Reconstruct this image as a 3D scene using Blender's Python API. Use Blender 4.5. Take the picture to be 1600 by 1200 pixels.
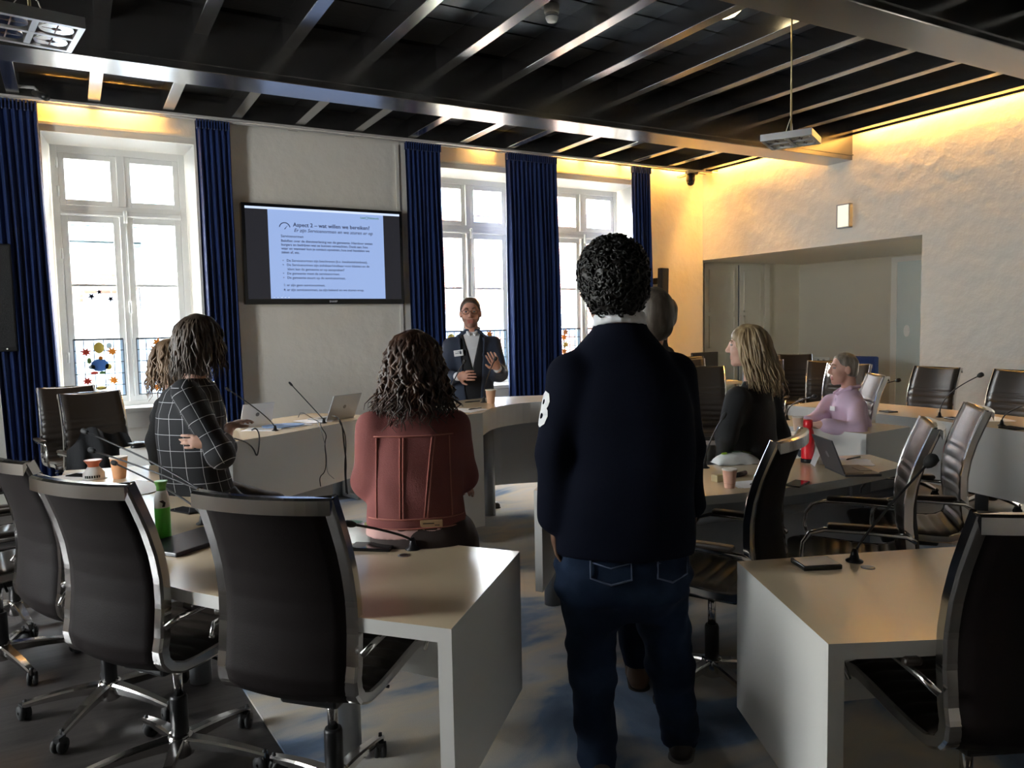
import bpy, bmesh, math, random
import numpy as np
from mathutils import Vector, Matrix, Euler

for o in list(bpy.data.objects): bpy.data.objects.remove(o, do_unlink=True)
SC = bpy.context.scene
COL = SC.collection
random.seed(7); RNG = np.random.default_rng(7)

# ------------------------------------------------------------------ camera
YAW, PITCH, ROLL, FPX, CAMH = 0.51635, 0.0750, -0.01952, 1205.96, 1.55
def _axes():
    cy, sy = math.cos(YAW), math.sin(YAW)
    f = np.array([sy*math.cos(PITCH), cy*math.cos(PITCH), -math.sin(PITCH)])
    r = np.array([cy, -sy, 0.0]); u = np.cross(r, f)
    return math.cos(ROLL)*r+math.sin(ROLL)*u, -math.sin(ROLL)*r+math.cos(ROLL)*u, f
CR, CU, CF = _axes(); CC = np.array([0, 0, CAMH])
def ray(x, y): return CF+(x-800)/FPX*CR-(y-600)/FPX*CU
def PZ(x, y, z): d = ray(x, y); return CC+d*(z-CAMH)/d[2]      # photo pixel -> point on a horizontal surface
def PY(x, y, Y): d = ray(x, y); return CC+d*Y/d[1]             # photo pixel -> point on a wall y = Y
def PX(x, y, X): d = ray(x, y); return CC+d*X/d[0]
cam = bpy.data.cameras.new('camera'); camo = bpy.data.objects.new('camera', cam); COL.objects.link(camo)
cam.sensor_width = 36; cam.lens = FPX/1600*36; cam.clip_start = .05; cam.clip_end = 300
M = Matrix.Identity(4)
for i in range(3):
    M[i][0], M[i][1], M[i][2], M[i][3] = CR[i], CU[i], -CF[i], CC[i]
camo.matrix_world = M
SC.camera = camo

# ------------------------------------------------------------------ sky, sun, exposure
SC.view_settings.view_transform = 'Standard'; SC.view_settings.look = 'None'
SC.view_settings.gamma = 1; SC.view_settings.use_curve_mapping = False
SC.view_settings.exposure = 2.7
W = bpy.data.worlds.new('sky'); SC.world = W; W.use_nodes = True
nt = W.node_tree; bg = nt.nodes['Background']
sky = nt.nodes.new('ShaderNodeTexSky'); sky.sky_type = 'HOSEK_WILKIE'
SUN_DIR = Vector((.62*math.cos(math.radians(19)), -.785*math.cos(math.radians(19)), -math.sin(math.radians(19)))).normalized()
sky.sun_direction = -SUN_DIR; sky.turbidity = 3.5; sky.ground_albedo = .35
hs = nt.nodes.new('ShaderNodeMixRGB'); hs.inputs[0].default_value = .55; hs.inputs[2].default_value = (1.0, 1.0, 1.0, 1)
nt.links.new(sky.outputs[0], hs.inputs[1]); nt.links.new(hs.outputs[0], bg.inputs[0]); bg.inputs[1].default_value = 10.0
sl = bpy.data.lights.new('sun_offscreen', 'SUN'); sl.energy = 20; sl.angle = .009; sl.color = (1, .93, .82)
so = bpy.data.objects.new('sun_offscreen', sl); COL.objects.link(so)
so.rotation_euler = SUN_DIR.to_track_quat('-Z', 'Y').to_euler(); so.location = (-6, 14, 8)

# ------------------------------------------------------------------ materials
MATS = {}
def nodes_of(m): return m.node_tree.nodes, m.node_tree.links
def mat(name, col, rough=.5, metal=0., spec=.5, bump=0., bscale=40., var=0., vscale=6., coat=0., sheen=0., emit=None, estr=0., bdist=.01):
    if name in MATS: return MATS[name]
    m = bpy.data.materials.new(name); m.use_nodes = True; N, L = nodes_of(m)
    b = N['Principled BSDF']
    b.inputs['Base Color'].default_value = (*col, 1); b.inputs['Roughness'].default_value = rough
    b.inputs['Metallic'].default_value = metal; b.inputs['Specular IOR Level'].default_value = spec
    if coat: b.inputs['Coat Weight'].default_value = coat; b.inputs['Coat Roughness'].default_value = .12
    if sheen: b.inputs['Sheen Weight'].default_value = sheen; b.inputs['Sheen Roughness'].default_value = .4
    if emit: b.inputs['Emission Color'].default_value = (*emit, 1); b.inputs['Emission Strength'].default_value = estr
    tc = N.new('ShaderNodeTexCoord')
    if var:
        n = N.new('ShaderNodeTexNoise'); n.inputs['Scale'].default_value = vscale; n.inputs['Detail'].default_value = 4
        L.new(tc.outputs['Object'], n.inputs['Vector'])
        rr = N.new('ShaderNodeMapRange'); rr.inputs[3].default_value = 1-var; rr.inputs[4].default_value = 1+var
        L.new(n.outputs['Fac'], rr.inputs[0])
        mx = N.new('ShaderNodeMixRGB'); mx.blend_type = 'MULTIPLY'; mx.inputs[0].default_value = 1; mx.inputs[1].default_value = (*col, 1)
        L.new(rr.outputs[0], mx.inputs[2]); L.new(mx.outputs[0], b.inputs['Base Color'])
    if bump:
        n = N.new('ShaderNodeTexNoise'); n.inputs['Scale'].default_value = bscale; n.inputs['Detail'].default_value = 5
        L.new(tc.outputs['Object'], n.inputs['Vector'])
        bp = N.new('ShaderNodeBump'); bp.inputs['Strength'].default_value = bump; bp.inputs['Distance'].default_value = bdist
        L.new(n.outputs['Fac'], bp.inputs['Height']); L.new(bp.outputs[0], b.inputs['Normal'])
    MATS[name] = m; return m

def mat_glass(name, tint=(1, 1, 1), refl=.06):
    if name in MATS: return MATS[name]
    m = bpy.data.materials.new(name); m.use_nodes = True; N, L = nodes_of(m); N.remove(N['Principled BSDF'])
    t = N.new('ShaderNodeBsdfTransparent'); t.inputs[0].default_value = (*tint, 1)
    g = N.new('ShaderNodeBsdfGlossy'); g.inputs['Roughness'].default_value = .02
    x = N.new('ShaderNodeMixShader'); x.inputs[0].default_value = refl
    L.new(t.outputs[0], x.inputs[1]); L.new(g.outputs[0], x.inputs[2]); L.new(x.outputs[0], N['Material Output'].inputs[0])
    MATS[name] = m; return m

def mat_ramp(name, stops, scale, rough=.8, detail=6, stretch=(1, 1, 1), bump=0, bscale=200, distort=0., sheen=0., loc=(0, 0, 0)):
    if name in MATS: return MATS[name]
    m = bpy.data.materials.new(name); m.use_nodes = True; N, L = nodes_of(m); b = N['Principled BSDF']
    tc = N.new('ShaderNodeTexCoord'); mp = N.new('ShaderNodeMapping'); mp.inputs['Scale'].default_value = stretch; mp.inputs['Location'].default_value = loc
    L.new(tc.outputs['Object'], mp.inputs[0])
    n = N.new('ShaderNodeTexNoise'); n.inputs['Scale'].default_value = scale; n.inputs['Detail'].default_value = detail; n.inputs['Distortion'].default_value = distort
    L.new(mp.outputs[0], n.inputs['Vector'])
    r = N.new('ShaderNodeValToRGB'); e = r.color_ramp.elements
    while len(e) < len(stops): e.new(.5)
    for k, (p, c) in enumerate(stops): e[k].position = p; e[k].color = (*c, 1)
    L.new(n.outputs['Fac'], r.inputs[0]); L.new(r.outputs[0], b.inputs['Base Color']); b.inputs['Roughness'].default_value = rough
    if sheen: b.inputs['Sheen Weight'].default_value = sheen
    if bump:
        n2 = N.new('ShaderNodeTexNoise'); n2.inputs['Scale'].default_value = bscale; L.new(tc.outputs['Object'], n2.inputs['Vector'])
        bp = N.new('ShaderNodeBump'); bp.inputs['Strength'].default_value = bump; bp.inputs['Distance'].default_value = .005
        L.new(n2.outputs['Fac'], bp.inputs['Height']); L.new(bp.outputs[0], b.inputs['Normal'])
    MATS[name] = m; return m

def mat_brick(name, c1, c2, mortar, rot=0, sc=1.):
    if name in MATS: return MATS[name]
    m = bpy.data.materials.new(name); m.use_nodes = True; N, L = nodes_of(m); b = N['Principled BSDF']
    tc = N.new('ShaderNodeTexCoord'); mp = N.new('ShaderNodeMapping'); mp.inputs['Rotation'].default_value = (math.pi/2, 0, 0)
    L.new(tc.outputs['Object'], mp.inputs[0])
    k = N.new('ShaderNodeTexBrick'); k.inputs['Scale'].default_value = sc
    k.inputs['Color1'].default_value = (*c1, 1); k.inputs['Color2'].default_value = (*c2, 1); k.inputs['Mortar'].default_value = (*mortar, 1)
    k.inputs['Brick Width'].default_value = .22; k.inputs['Row Height'].default_value = .075; k.inputs['Mortar Size'].default_value = .010
    L.new(mp.outputs[0], k.inputs[0]); L.new(k.outputs[0], b.inputs['Base Color']); b.inputs['Roughness'].default_value = .9
    MATS[name] = m; return m

PLASTER = mat('white_plaster', (.70, .67, .61), .85, bump=.55, bscale=5, var=.03, vscale=2, bdist=.03)
WHITEP = mat('white_paint', (.80, .79, .75), .45)
CREAM = mat('cream_paint', (.72, .70, .62), .7, var=.02)
DARKC = mat('dark_timber_paint', (.012, .0105, .010), .26, spec=.9, bump=.04, bscale=9, var=.15, vscale=3, coat=1.0)
DARKC.node_tree.nodes['Principled BSDF'].inputs['Coat IOR'].default_value = 2.1; DARKC.node_tree.nodes['Principled BSDF'].inputs['Coat Roughness'].default_value = .2
DARKB = mat('dark_ceiling_board', (.010, .009, .0085), .42, bump=.2, bscale=20, var=.2, vscale=4)
LEATHER = mat('dark_leather', (.030, .0225, .017), .36, bump=.12, bscale=180, var=.12, vscale=8)
LEATHB = mat('brown_black_leather_back', (.0115, .008, .0076), .62, spec=.14, bump=.1, bscale=220)
CHROME = mat('polished_aluminium', (.72, .70, .68), .14, 1.0)
STEEL = mat('grey_steel', (.36, .37, .38), .38, .7)
GREYM = mat('grey_lacquer', (.30, .31, .33), .5)
BLACKP = mat('black_plastic', (.008, .008, .009), .4)
RUBBER = mat('black_rubber', (.015, .015, .015), .7)
DESKW = mat('desk_white_laminate', (.68, .665, .63), .38)
DESKT = mat('desk_light_maple_top', (.80, .64, .43), .24, var=.03, vscale=2.5, coat=.3)
PANELG = mat('desk_grey_panel', (.42, .43, .44), .5)
PAPER = mat('white_paper', (.82, .82, .82), .7)

# ------------------------------------------------------------------ mesh helpers
class MB:
    """collects simple shapes into one mesh"""
    def __init__(s): s.v = []; s.f = []; s.m = []; s.sm = []
    def add(s, vs, fs, mi=0, smooth=False):
        o = len(s.v); s.v += [tuple(map(float, p)) for p in vs]
        for f in fs: s.f.append(tuple(i+o for i in f)); s.m.append(mi); s.sm.append(smooth)
        return s
    def box(s, x0, x1, y0, y1, z0, z1, mi=0):
        vs = [(x, y, z) for z in (z0, z1) for y in (y0, y1) for x in (x0, x1)]
        return s.add(vs, [(0, 2, 3, 1), (4, 5, 7, 6), (0, 1, 5, 4), (2, 6, 7, 3), (0, 4, 6, 2), (1, 3, 7, 5)], mi)
    def obox(s, c, ax, ay, az, mi=0):
        c = np.array(c, float); ax, ay, az = (np.array(a, float) for a in (ax, ay, az))
        vs = [c+i*ax+j*ay+k*az for k in (-1, 1) for j in (-1, 1) for i in (-1, 1)]
        return s.add(vs, [(0, 2, 3, 1), (4, 5, 7, 6), (0, 1, 5, 4), (2, 6, 7, 3), (0, 4, 6, 2), (1, 3, 7, 5)], mi)
    def prism(s, poly, z0, z1, mi_top=0, mi_side=0, mi_bot=None):
        n = len(poly); vs = [(p[0], p[1], z0) for p in poly]+[(p[0], p[1], z1) for p in poly]
        s.add(vs, [tuple(range(n, 2*n))], mi_top)
        o = len(s.v)-2*n
        s.f.append(tuple(o+i for i in reversed(range(n)))); s.m.append(mi_side if mi_bot is None else mi_bot); s.sm.append(False)
        for i in range(n):
            j = (i+1) % n; s.f.append((o+i, o+j, o+n+j, o+n+i)); s.m.append(mi_side); s.sm.append(False)
        return s
    def tube(s, pts, r, n=8, mi=0, caps=True, flat=None):
        pts = [np.array(p, float) for p in pts]; rs = r if hasattr(r, '__len__') else [r]*len(pts)
        rings = []; prev = None
        for i, p in enumerate(pts):
            t = (pts[min(i+1, len(pts)-1)]-pts[max(i-1, 0)]); t /= (np.linalg.norm(t)+1e-9)
            a = np.array([0, 0, 1.]) if prev is None else prev
            if prev is None and abs(t[2]) > .95: a = np.array([1., 0, 0])
            u = a-t*(a@t); u /= (np.linalg.norm(u)+1e-9); w = np.cross(t, u); prev = u
            fu, fw = flat if flat else (1, 1)
            rings.append([p+rs[i]*(fu*u*math.cos(2*math.pi*k/n)+fw*w*math.sin(2*math.pi*k/n)) for k in range(n)])
        vs = [q for R in rings for q in R]; fs = []
        for i in range(len(pts)-1):
            for k in range(n):
                a, b = i*n+k, i*n+(k+1) % n; fs.append((a, b, b+n, a+n))
        if caps: fs += [tuple(reversed(range(n))), tuple(range((len(pts)-1)*n, len(pts)*n))]
        return s.add(vs, fs, mi, True)
    def lathe(s, prof, c=(0, 0, 0), n=20, mi=0):
        """prof: (r, z) list; mi may be a list per segment"""
        vs = []; fs = []
        for r, z in prof:
            for k in range(n): a = 2*math.pi*k/n; vs.append((c[0]+r*math.cos(a), c[1]+r*math.sin(a), c[2]+z))
        o = len(s.v); s.v += vs
        for i in range(len(prof)-1):
            mm = mi[i] if isinstance(mi, (list, tuple)) else mi
            for k in range(n):
                a, b = i*n+k, i*n+(k+1) % n; s.f.append((o+a, o+b, o+b+n, o+a+n)); s.m.append(mm); s.sm.append(True)
        mm = mi if not isinstance(mi, (list, tuple)) else mi[0]
        s.f.append(tuple(o+i for i in reversed(range(n)))); s.m.append(mm); s.sm.append(False)
        mm = mi if not isinstance(mi, (list, tuple)) else mi[-1]
        e = o+(len(prof)-1)*n; s.f.append(tuple(e+i for i in range(n))); s.m.append(mm); s.sm.append(False)
        return s
    def grid(s, P, mi=0, smooth=True, closeu=False, flip=False):
        """P[i][j] points"""
        nu, nv = len(P), len(P[0]); vs = [q for row in P for q in row]; fs = []
        for i in range(nu if closeu else nu-1):
            for j in range(nv-1):
                a = i*nv+j; b = ((i+1) % nu)*nv+j; q = (a, b, b+1, a+1); fs.append(q[::-1] if flip else q)
        return s.add(vs, fs, mi, smooth)
    def build(s, name, mats, parent=None):
        me = bpy.data.meshes.new(name); me.from_pydata(s.v, [], s.f)
        for m in (mats if isinstance(mats, (list, tuple)) else [mats]): me.materials.append(m)
        me.polygons.foreach_set('material_index', s.m); me.polygons.foreach_set('use_smooth', s.sm); me.update()
        o = bpy.data.objects.new(name, me); COL.objects.link(o)
        if parent: o.parent = parent
        return o
def bevel(o, w=.004, seg=2):
    m = o.modifiers.new('bevel', 'BEVEL'); m.width = w; m.segments = seg; m.limit_method = 'ANGLE'; m.angle_limit = .6
    return o
def tag(o, label=None, cat=None, group=None, kind=None):
    if label: o['label'] = label
    if cat: o['category'] = cat
    if group: o['group'] = group
    if kind: o['kind'] = kind
    return o
def empty(name, loc=(0, 0, 0), rz=0., label=None, cat=None, group=None):
    o = bpy.data.objects.new(name, None); COL.objects.link(o); o.location = tuple(map(float, loc)); o.rotation_euler = (0, 0, rz)
    o.empty_display_size = .1
    return tag(o, label, cat, group)
def copy_tree(o, parent=None):
    c = o.copy(); COL.objects.link(c); c.parent = parent
    for ch in list(o.children): copy_tree(ch, c)
    return c
def struct(o): return tag(o, kind='structure')
def heading(dx, dy): return math.atan2(-dx, dy)      # rotation that turns local +Y towards (dx, dy)
def text_mesh(name, body, size, mat_, parent=None, shear=0., align='LEFT', bold=0.):
    c = bpy.data.curves.new(name, 'FONT'); c.body = body; c.size = size; c.resolution_u = 2; c.shear = shear; c.align_x = align; c.offset = bold; c.space_line = 1.12
    t = bpy.data.objects.new('tmp', c); COL.objects.link(t)
    bpy.context.view_layer.update()
    me = bpy.data.meshes.new_from_object(t.evaluated_get(bpy.context.evaluated_depsgraph_get()))
    bpy.data.objects.remove(t); bpy.data.curves.remove(c)
    me.name = name; me.materials.clear(); me.materials.append(mat_)
    o = bpy.data.objects.new(name, me); COL.objects.link(o)
    if parent: o.parent = parent
    return o
# ================================================================== ROOM
YW, XR, XL, YB, ZT = 8.40, 7.976, -3.4, -2.6, 3.84       # window wall, right wall, left wall, wall behind, ceiling boards
ZJ = 3.65                                                # underside of joists
WT = .45                                                 # window wall thickness
WINS = [(.505, -.15, 1.16), (4.34, 3.68, 5.0), (6.05, 5.39, 6.71)]
WZ0, WZ1 = .80, 3.415
# floor
FLOORM = mat_ramp('dark_wood_floor', [(.3, (.020, .017, .016)), (.55, (.042, .036, .033)), (.8, (.062, .054, .05))], 3, .38, 8, (1, 9, 1), bump=.1, bscale=60)
f = MB().box(XL-.4, XR, YB-.4, YW+WT, -.12, 0); struct(f.build('floor', FLOORM))
# ceiling boards : one slab, single boards are too faint to pick apart
b = MB().box(XL-.4, XR+.05, YB-.4, YW+.4, ZT+.02, ZT+.2)
ceil = struct(b.build('ceiling', DARKB))
# each board of the ceiling between joists, running across the room
y = 6.36; k = 0
bm = MB().box(XL, XR, 0, .235, 0, .018)
board0 = bm.build('ceiling_board', DARKB, ceil); board0.location = (0, 3.42, ZT+.004)
for k in range(1, 20):
    yy = 3.42+k*.25
    if 5.72 < yy < 6.28: continue
    if yy > 8.2: break
    o = board0.copy(); COL.objects.link(o); o.location = (0, yy, ZT+.004-(k % 3)*.003)
# joists
jm = MB().box(-.05, .05, 0, 1, ZJ, ZT+.03).build('joist', DARKC, ceil); bevel(jm, .004)
jm.location = (.29-.62*5, 3.37, 0); jm.scale = (1, 5.95-3.37, 1)
first = True
for bay, (y0, y1) in enumerate(((3.37, 5.96), (6.29, YW-.02), (YB, 3.04))):
    for k in range(-5, 13):
        x = .29+.62*k
        if bay == 0 and k == -5: continue
        if x > XR-.1: continue
        o = jm.copy(); COL.objects.link(o); o.location = (x, y0, 0); o.scale = (1, y1-y0, 1)
# main beams
for i, (y0, y1) in enumerate(((5.95, 6.30), (3.03, 3.38), (.2, .5))):
    o = MB().box(XL, XR, y0, y1, 3.39, ZT+.03).build('main_beam', DARKC, ceil); bevel(o, .006)
    MB().box(XL, XR, y0-.012, y0, 3.39+.05, 3.39+.062).build('beam_bead', DARKC, o)
# wall-plate trims under joist ends
TR = mat('pale_trim', (.42, .40, .38), .5)
struct(MB().box(XL, XR, YW-.30, YW-.27, ZJ-.012, ZT).build('trim_1', DARKC))
struct(MB().box(XL, XR, YW-.302, YW-.268, ZJ-.03, ZJ-.012).build('trim_2', TR))
struct(MB().box(XR-.14, XR-.10, YB, 3.03, ZJ-.01, ZT).build('trim_3', DARKC))
for i, (y0, y1) in enumerate(((3.38, 5.95), (6.30, YW-.30))):
    struct(MB().box(XR-.14, XR-.10, y0, y1, ZJ-.01, ZT).build(f'trim_{4+i}', DARKC))
# window wall
w = MB(); xs = [XL-.4]
for c, a, bb in WINS:
    w.box(xs[-1], a, YW, YW+WT, 0, ZT+.1); w.box(a, bb, YW, YW+WT, WZ1, ZT+.1); w.box(a, bb, YW+.06, YW+WT, 0, WZ0-.1); xs.append(bb)
w.box(xs[-1], XR, YW, YW+WT, 0, ZT+.1)
struct(w.build('wall_back', PLASTER))
# right wall with wide opening to the side room
OY0, OY1, OZ = 5.085, YW, 2.44
w = MB(); w.box(XR, XR+.35, YB-.4, OY0, 0, ZT+.1); w.box(XR, XR+.35, OY0, YW+WT, OZ, ZT+.1)
struct(w.build('wall_right', PLASTER))
# side room
ax1, ay1 = 10.43, 8.75
ROOMW = mat('side_room_paint', (.70, .66, .56), .75)
w = MB().box(ax1, ax1+.2, OY0-1.2, ay1, 0, OZ+.3); struct(w.build('wall_side_room_end', ROOMW))
w = MB().box(XR+.0, ax1+.2, ay1, ay1+.3, 0, OZ+.3); struct(w.build('wall_side_room_back', ROOMW))
w = MB().box(XR+.35, ax1+.2, OY0-1.4, OY0-1.2, 0, OZ+.3); struct(w.build('wall_side_room_front', ROOMW))
w = MB().box(XR+.34, ax1+.2, OY0-1.4, ay1+.3, OZ+.015, OZ+.3); struct(w.build('ceiling_side_room', mat('side_ceiling', (.74, .70, .60), .7)))
w = MB().box(XR, ax1+.2, OY0-1.4, ay1+.3, -.12, -.004); struct(w.build('floor_side_room', FLOORM))
# side-room door on its end wall
dr = MB().box(ax1-.05, ax1-.005, 6.05, 6.98, 0, 2.36).build('door_1', mat('pale_blue_door', (.62, .70, .70), .35)); struct(dr)
MB().box(ax1-.06, ax1, 6.98, 7.07, 0, 2.43).box(ax1-.06, ax1, 5.96, 6.05, 0, 2.43).box(ax1-.06, ax1, 6.05, 6.98, 2.36, 2.43).build('door_frame', WHITEP, dr)
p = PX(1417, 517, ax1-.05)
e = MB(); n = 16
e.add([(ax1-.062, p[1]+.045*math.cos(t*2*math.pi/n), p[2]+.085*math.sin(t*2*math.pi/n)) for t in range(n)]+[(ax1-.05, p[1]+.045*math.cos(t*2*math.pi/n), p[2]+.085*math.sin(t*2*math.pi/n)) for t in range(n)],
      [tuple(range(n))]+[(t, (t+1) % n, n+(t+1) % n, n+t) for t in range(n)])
e.build('painted_glint', mat('glint_white', (.9, .9, .9), .2), dr)  # light reflection on the door, drawn as a raised white oval
# panelled shutters on the side room's back wall
for k, (x0, x1) in enumerate(((8.30, 8.99), (9.03, 9.56))):
    s = MB().box(x0, x1, ay1-.05, ay1-.002, .1, 2.42).build(f'door_{k+2}', CREAM); struct(s)
    for z0, z1 in ((.25, 1.05), (1.18, 1.62), (1.72, 2.32)):
        MB().box(x0+.10, x1-.10, ay1-.062, ay1-.05, z0, z1).build('raised_panel', CREAM, s)
        fr = MB()
        for a in ((x0+.08, x0+.10, z0-.02, z1+.02), (x1-.10, x1-.08, z0-.02, z1+.02)): fr.box(a[0], a[1], ay1-.068, ay1-.05, a[2], a[3])
        fr.box(x0+.08, x1-.08, ay1-.068, ay1-.05, z0-.02, z0); fr.box(x0+.08, x1-.08, ay1-.068, ay1-.05, z1, z1+.02)
        fr.build('panel_moulding', CREAM, s)
struct(MB().box(8.995, 9.025, ay1-.03, ay1-.003, .1, 2.42).build('trim_8', mat('blue_dark_gap', (.02, .05, .12), .5)))
struct(MB().box(9.57, 9.68, ay1-.06, ay1, 0, 2.44).build('trim_9', CREAM))
struct(MB().box(XR+.22, 8.29, ay1-.03, ay1, 0, 2.44).build('trim_10', CREAM))
# socket strip on the side room wall
p = PX(1350, 562, ax1); q = PX(1285, 563, ax1)
so_ = MB().box(ax1-.03, ax1-.001, p[1]-.12, p[1]+.12, p[2]-.06, p[2]+.06).build('wall_socket', WHITEP); tag(so_, 'white wall socket plate in the side room', 'socket')
so_ = MB().box(ax1-.03, ax1-.001, q[1]-.14, q[1]+.14, q[2]-.05, q[2]+.05).build('wall_socket', WHITEP); tag(so_, 'white double wall socket beside the sunlit chair in the side room', 'socket')
for dy in (-.05, .05): MB().box(ax1-.034, ax1-.03, q[1]+dy-.02, q[1]+dy+.02, q[2]-.02, q[2]+.02).build('socket_hole', GREYM, so_)
# left and rear walls (out of view, close the room); left wall has one tall window
LW = [(3.4, 4.9)]
w = MB(); ys = [YB-.4]
for a, bb in LW:
    w.box(XL-.4, XL, ys[-1], a, 0, ZT+.1); w.box(XL-.4, XL, a, bb, 0, .85); w.box(XL-.4, XL, a, bb, 3.3, ZT+.1); ys.append(bb)
w.box(XL-.4, XL, ys[-1], YW+WT, 0, ZT+.1)
struct(w.build('wall_left', PLASTER))
struct(MB().box(XL-.4, XR+.35, YB-.4, YB, 0, ZT+.1).build('wall_front', PLASTER))
GLASS = mat_glass('window_glass', (.97, .99, 1.0), .05)
for i, (a, bb) in enumerate(LW):
    fr = MB(); 
    fr.box(XL-.25, XL-.18, a, a+.08, .85, 3.3); fr.box(XL-.25, XL-.18, bb-.08, bb, .85, 3.3); fr.box(XL-.25, XL-.18, a, bb, .85, .95); fr.box(XL-.25, XL-.18, a, bb, 3.2, 3.3)
    fr.box(XL-.25, XL-.18, (a+bb)/2-.05, (a+bb)/2+.05, .85, 3.3); fr.box(XL-.25, XL-.18, a, bb, 2.55, 2.65)
    wn = struct(fr.build(f'window_{4+i}', WHITEP))
    MB().box(XL-.22, XL-.215, a+.05, bb-.05, .9, 3.25).build('pane', GLASS, wn)
# baseboards
struct(MB().box(XL, XR, YW-.02, YW, 0, .16).build('baseboard_back', CREAM))
struct(MB().box(XR-.02, XR, YB, OY0, 0, .16).build('baseboard_right', CREAM))
# smooth TV bay : slim pilaster edges beside the screen
struct(MB().box(3.30, 3.335, YW-.02, YW, 0, ZJ-.03).build('trim_7', PLASTER))

# ------------------------------------------------------------------ windows
ST = [mat('stained_red', (.75, .06, .03), .3), mat('stained_orange', (.95, .28, .03), .3), mat('stained_yellow', (.8, .6, .12), .3), mat('stained_blue', (.10, .25, .65), .3), mat('stained_green', (.25, .5, .15), .3), mat('stained_pale', (.62, .78, .82), .3)]
LEAD = mat('lead_came', (.10, .11, .12), .5)
def window(i, c, a, bb):
    Yf = YW+.30                                            # plane of the frames
    a2, b2 = a+.06, bb-.06                                 # splayed reveal narrows
    sx = Yf/YW
    root = empty(f'window_{i}', (0, 0, 0)); struct(root)
    # splayed reveals, head and sill board
    rv = MB()
    for (x0, x1) in ((a, a2), (bb, b2)):
        rv.add([(x0, YW+.002, WZ0-.1), (x1, Yf+.06, WZ0-.1), (x1, Yf+.06, WZ1), (x0, YW+.002, WZ1)], [(0, 1, 2, 3), (3, 2, 1, 0)])
    rv.build('reveal', WHITEP, root)
    MB().add([(a, YW+.002, WZ1-.001), (bb, YW+.002, WZ1-.001), (b2, Yf+.06, WZ1-.05), (a2, Yf+.06, WZ1-.05)], [(0, 1, 2, 3), (3, 2, 1, 0)]).build('head_lining', WHITEP, root)
    bevel(MB().box(a-.05, bb+.05, YW-.06, Yf+.05, WZ0-.02, WZ0+.025).build('sill_board', WHITEP, root), .006)
    MB().box(a, bb, YW-.025, YW+.02, WZ0-.14, WZ0-.02).box(a, bb, YW-.035, YW+.02, WZ0-.17, WZ0-.14).build('sill_apron', WHITEP, root)
    # architrave on the wall face
    ar = MB()
    for x0, x1 in ((a-.06, a), (bb, bb+.06)): ar.box(x0, x1, YW-.025, YW+.002, WZ0, WZ1+.06)
    ar.box(a, bb, YW-.025, YW+.002, WZ1, WZ1+.06)
    ar.box(a-.07, bb+.07, YW-.04, YW+.002, WZ1+.06, WZ1+.085)
    ar.build('architrave', CREAM, root)
    # fixed frame : posts, head, transom, central post
    zt0, zt1 = 2.70, 2.80
    z0, z1 = WZ0+.02, WZ1-.05
    fr = MB()
    fr.box(a2, a2+.06, Yf-.03, Yf+.06, z0, z1); fr.box(b2-.06, b2, Yf-.03, Yf+.06, z0, z1)
    fr.box(a2+.06, b2-.06, Yf-.028, Yf+.058, z1-.07, z1); fr.box(a2+.06, b2-.06, Yf-.028, Yf+.058, z0, z0+.05)
    fr.box(a2+.06, b2-.06, Yf-.045, Yf+.055, zt0, zt1); fr.box(a2+.06, b2-.06, Yf-.06, Yf-.0452, zt0+.01, zt0+.05)
    fr.box(c-.035, c+.035, Yf-.05, Yf+.052, zt1, z1-.07)
    bevel(fr.build('frame', WHITEP, root), .004)
    # casement post with espagnolette
    es = MB().box(c-.028, c+.028, Yf-.055, Yf-.02, z0+.05, zt0); ob = es.build('meeting_post', WHITEP, root)
    MB().tube([(c+.02, Yf-.065, z0+.1), (c+.02, Yf-.065, zt0+.02)], .008, 6).tube([(c+.02, Yf-.075, 1.75), (c+.02, Yf-.09, 1.83), (c+.02, Yf-.075, 1.87)], .012, 6).tube([(c+.02, Yf-.07, zt0-.06), (c+.02, Yf-.08, zt0+.06)], .016, 8).build('espagnolette_rod', WHITEP, ob)
    def sash(x0, x1, za, zb, t, munt=None):
        s = MB()
        s.box(x0, x0+t, Yf-.02, Yf+.03, za, zb); s.box(x1-t, x1, Yf-.02, Yf+.03, za, zb)
        s.box(x0+t, x1-t, Yf-.02, Yf+.03, za, za+t); s.box(x0+t, x1-t, Yf-.02, Yf+.03, zb-t, zb)
        if munt: s.box(x0+t, x1-t, Yf-.01, Yf+.025, munt-.013, munt+.013)
        o = bevel(s.build('sash', WHITEP, root), .004)
        MB().box(x0+t*.9, x1-t*.9, Yf+.004, Yf+.010, za+t*.9, zb-t*.9).build('pane', GLASS, o)
        for zh in ((za+.25*(zb-za)), (za+.8*(zb-za))):
            if x0 < c-.3: MB().tube([(x0-.008, Yf-.03, zh-.05), (x0-.008, Yf-.03, zh+.05)], .011, 6).build('hinge', WHITEP, o)
        return o
    sash(a2+.06, c-.035, zt1, z1-.07, .055); sash(c+.035, b2-.06, zt1, z1-.07, .055)
    lo = [sash(a2+.06, c-.028, z0+.05, zt0, .06, 2.03), sash(c+.028, b2-.06, z0+.05, zt0, .06, 2.03)]
    # leaded stained-glass screen standing before the lower panes : one for each sash
    zb, ztop = WZ0+.13, 1.50
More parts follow.
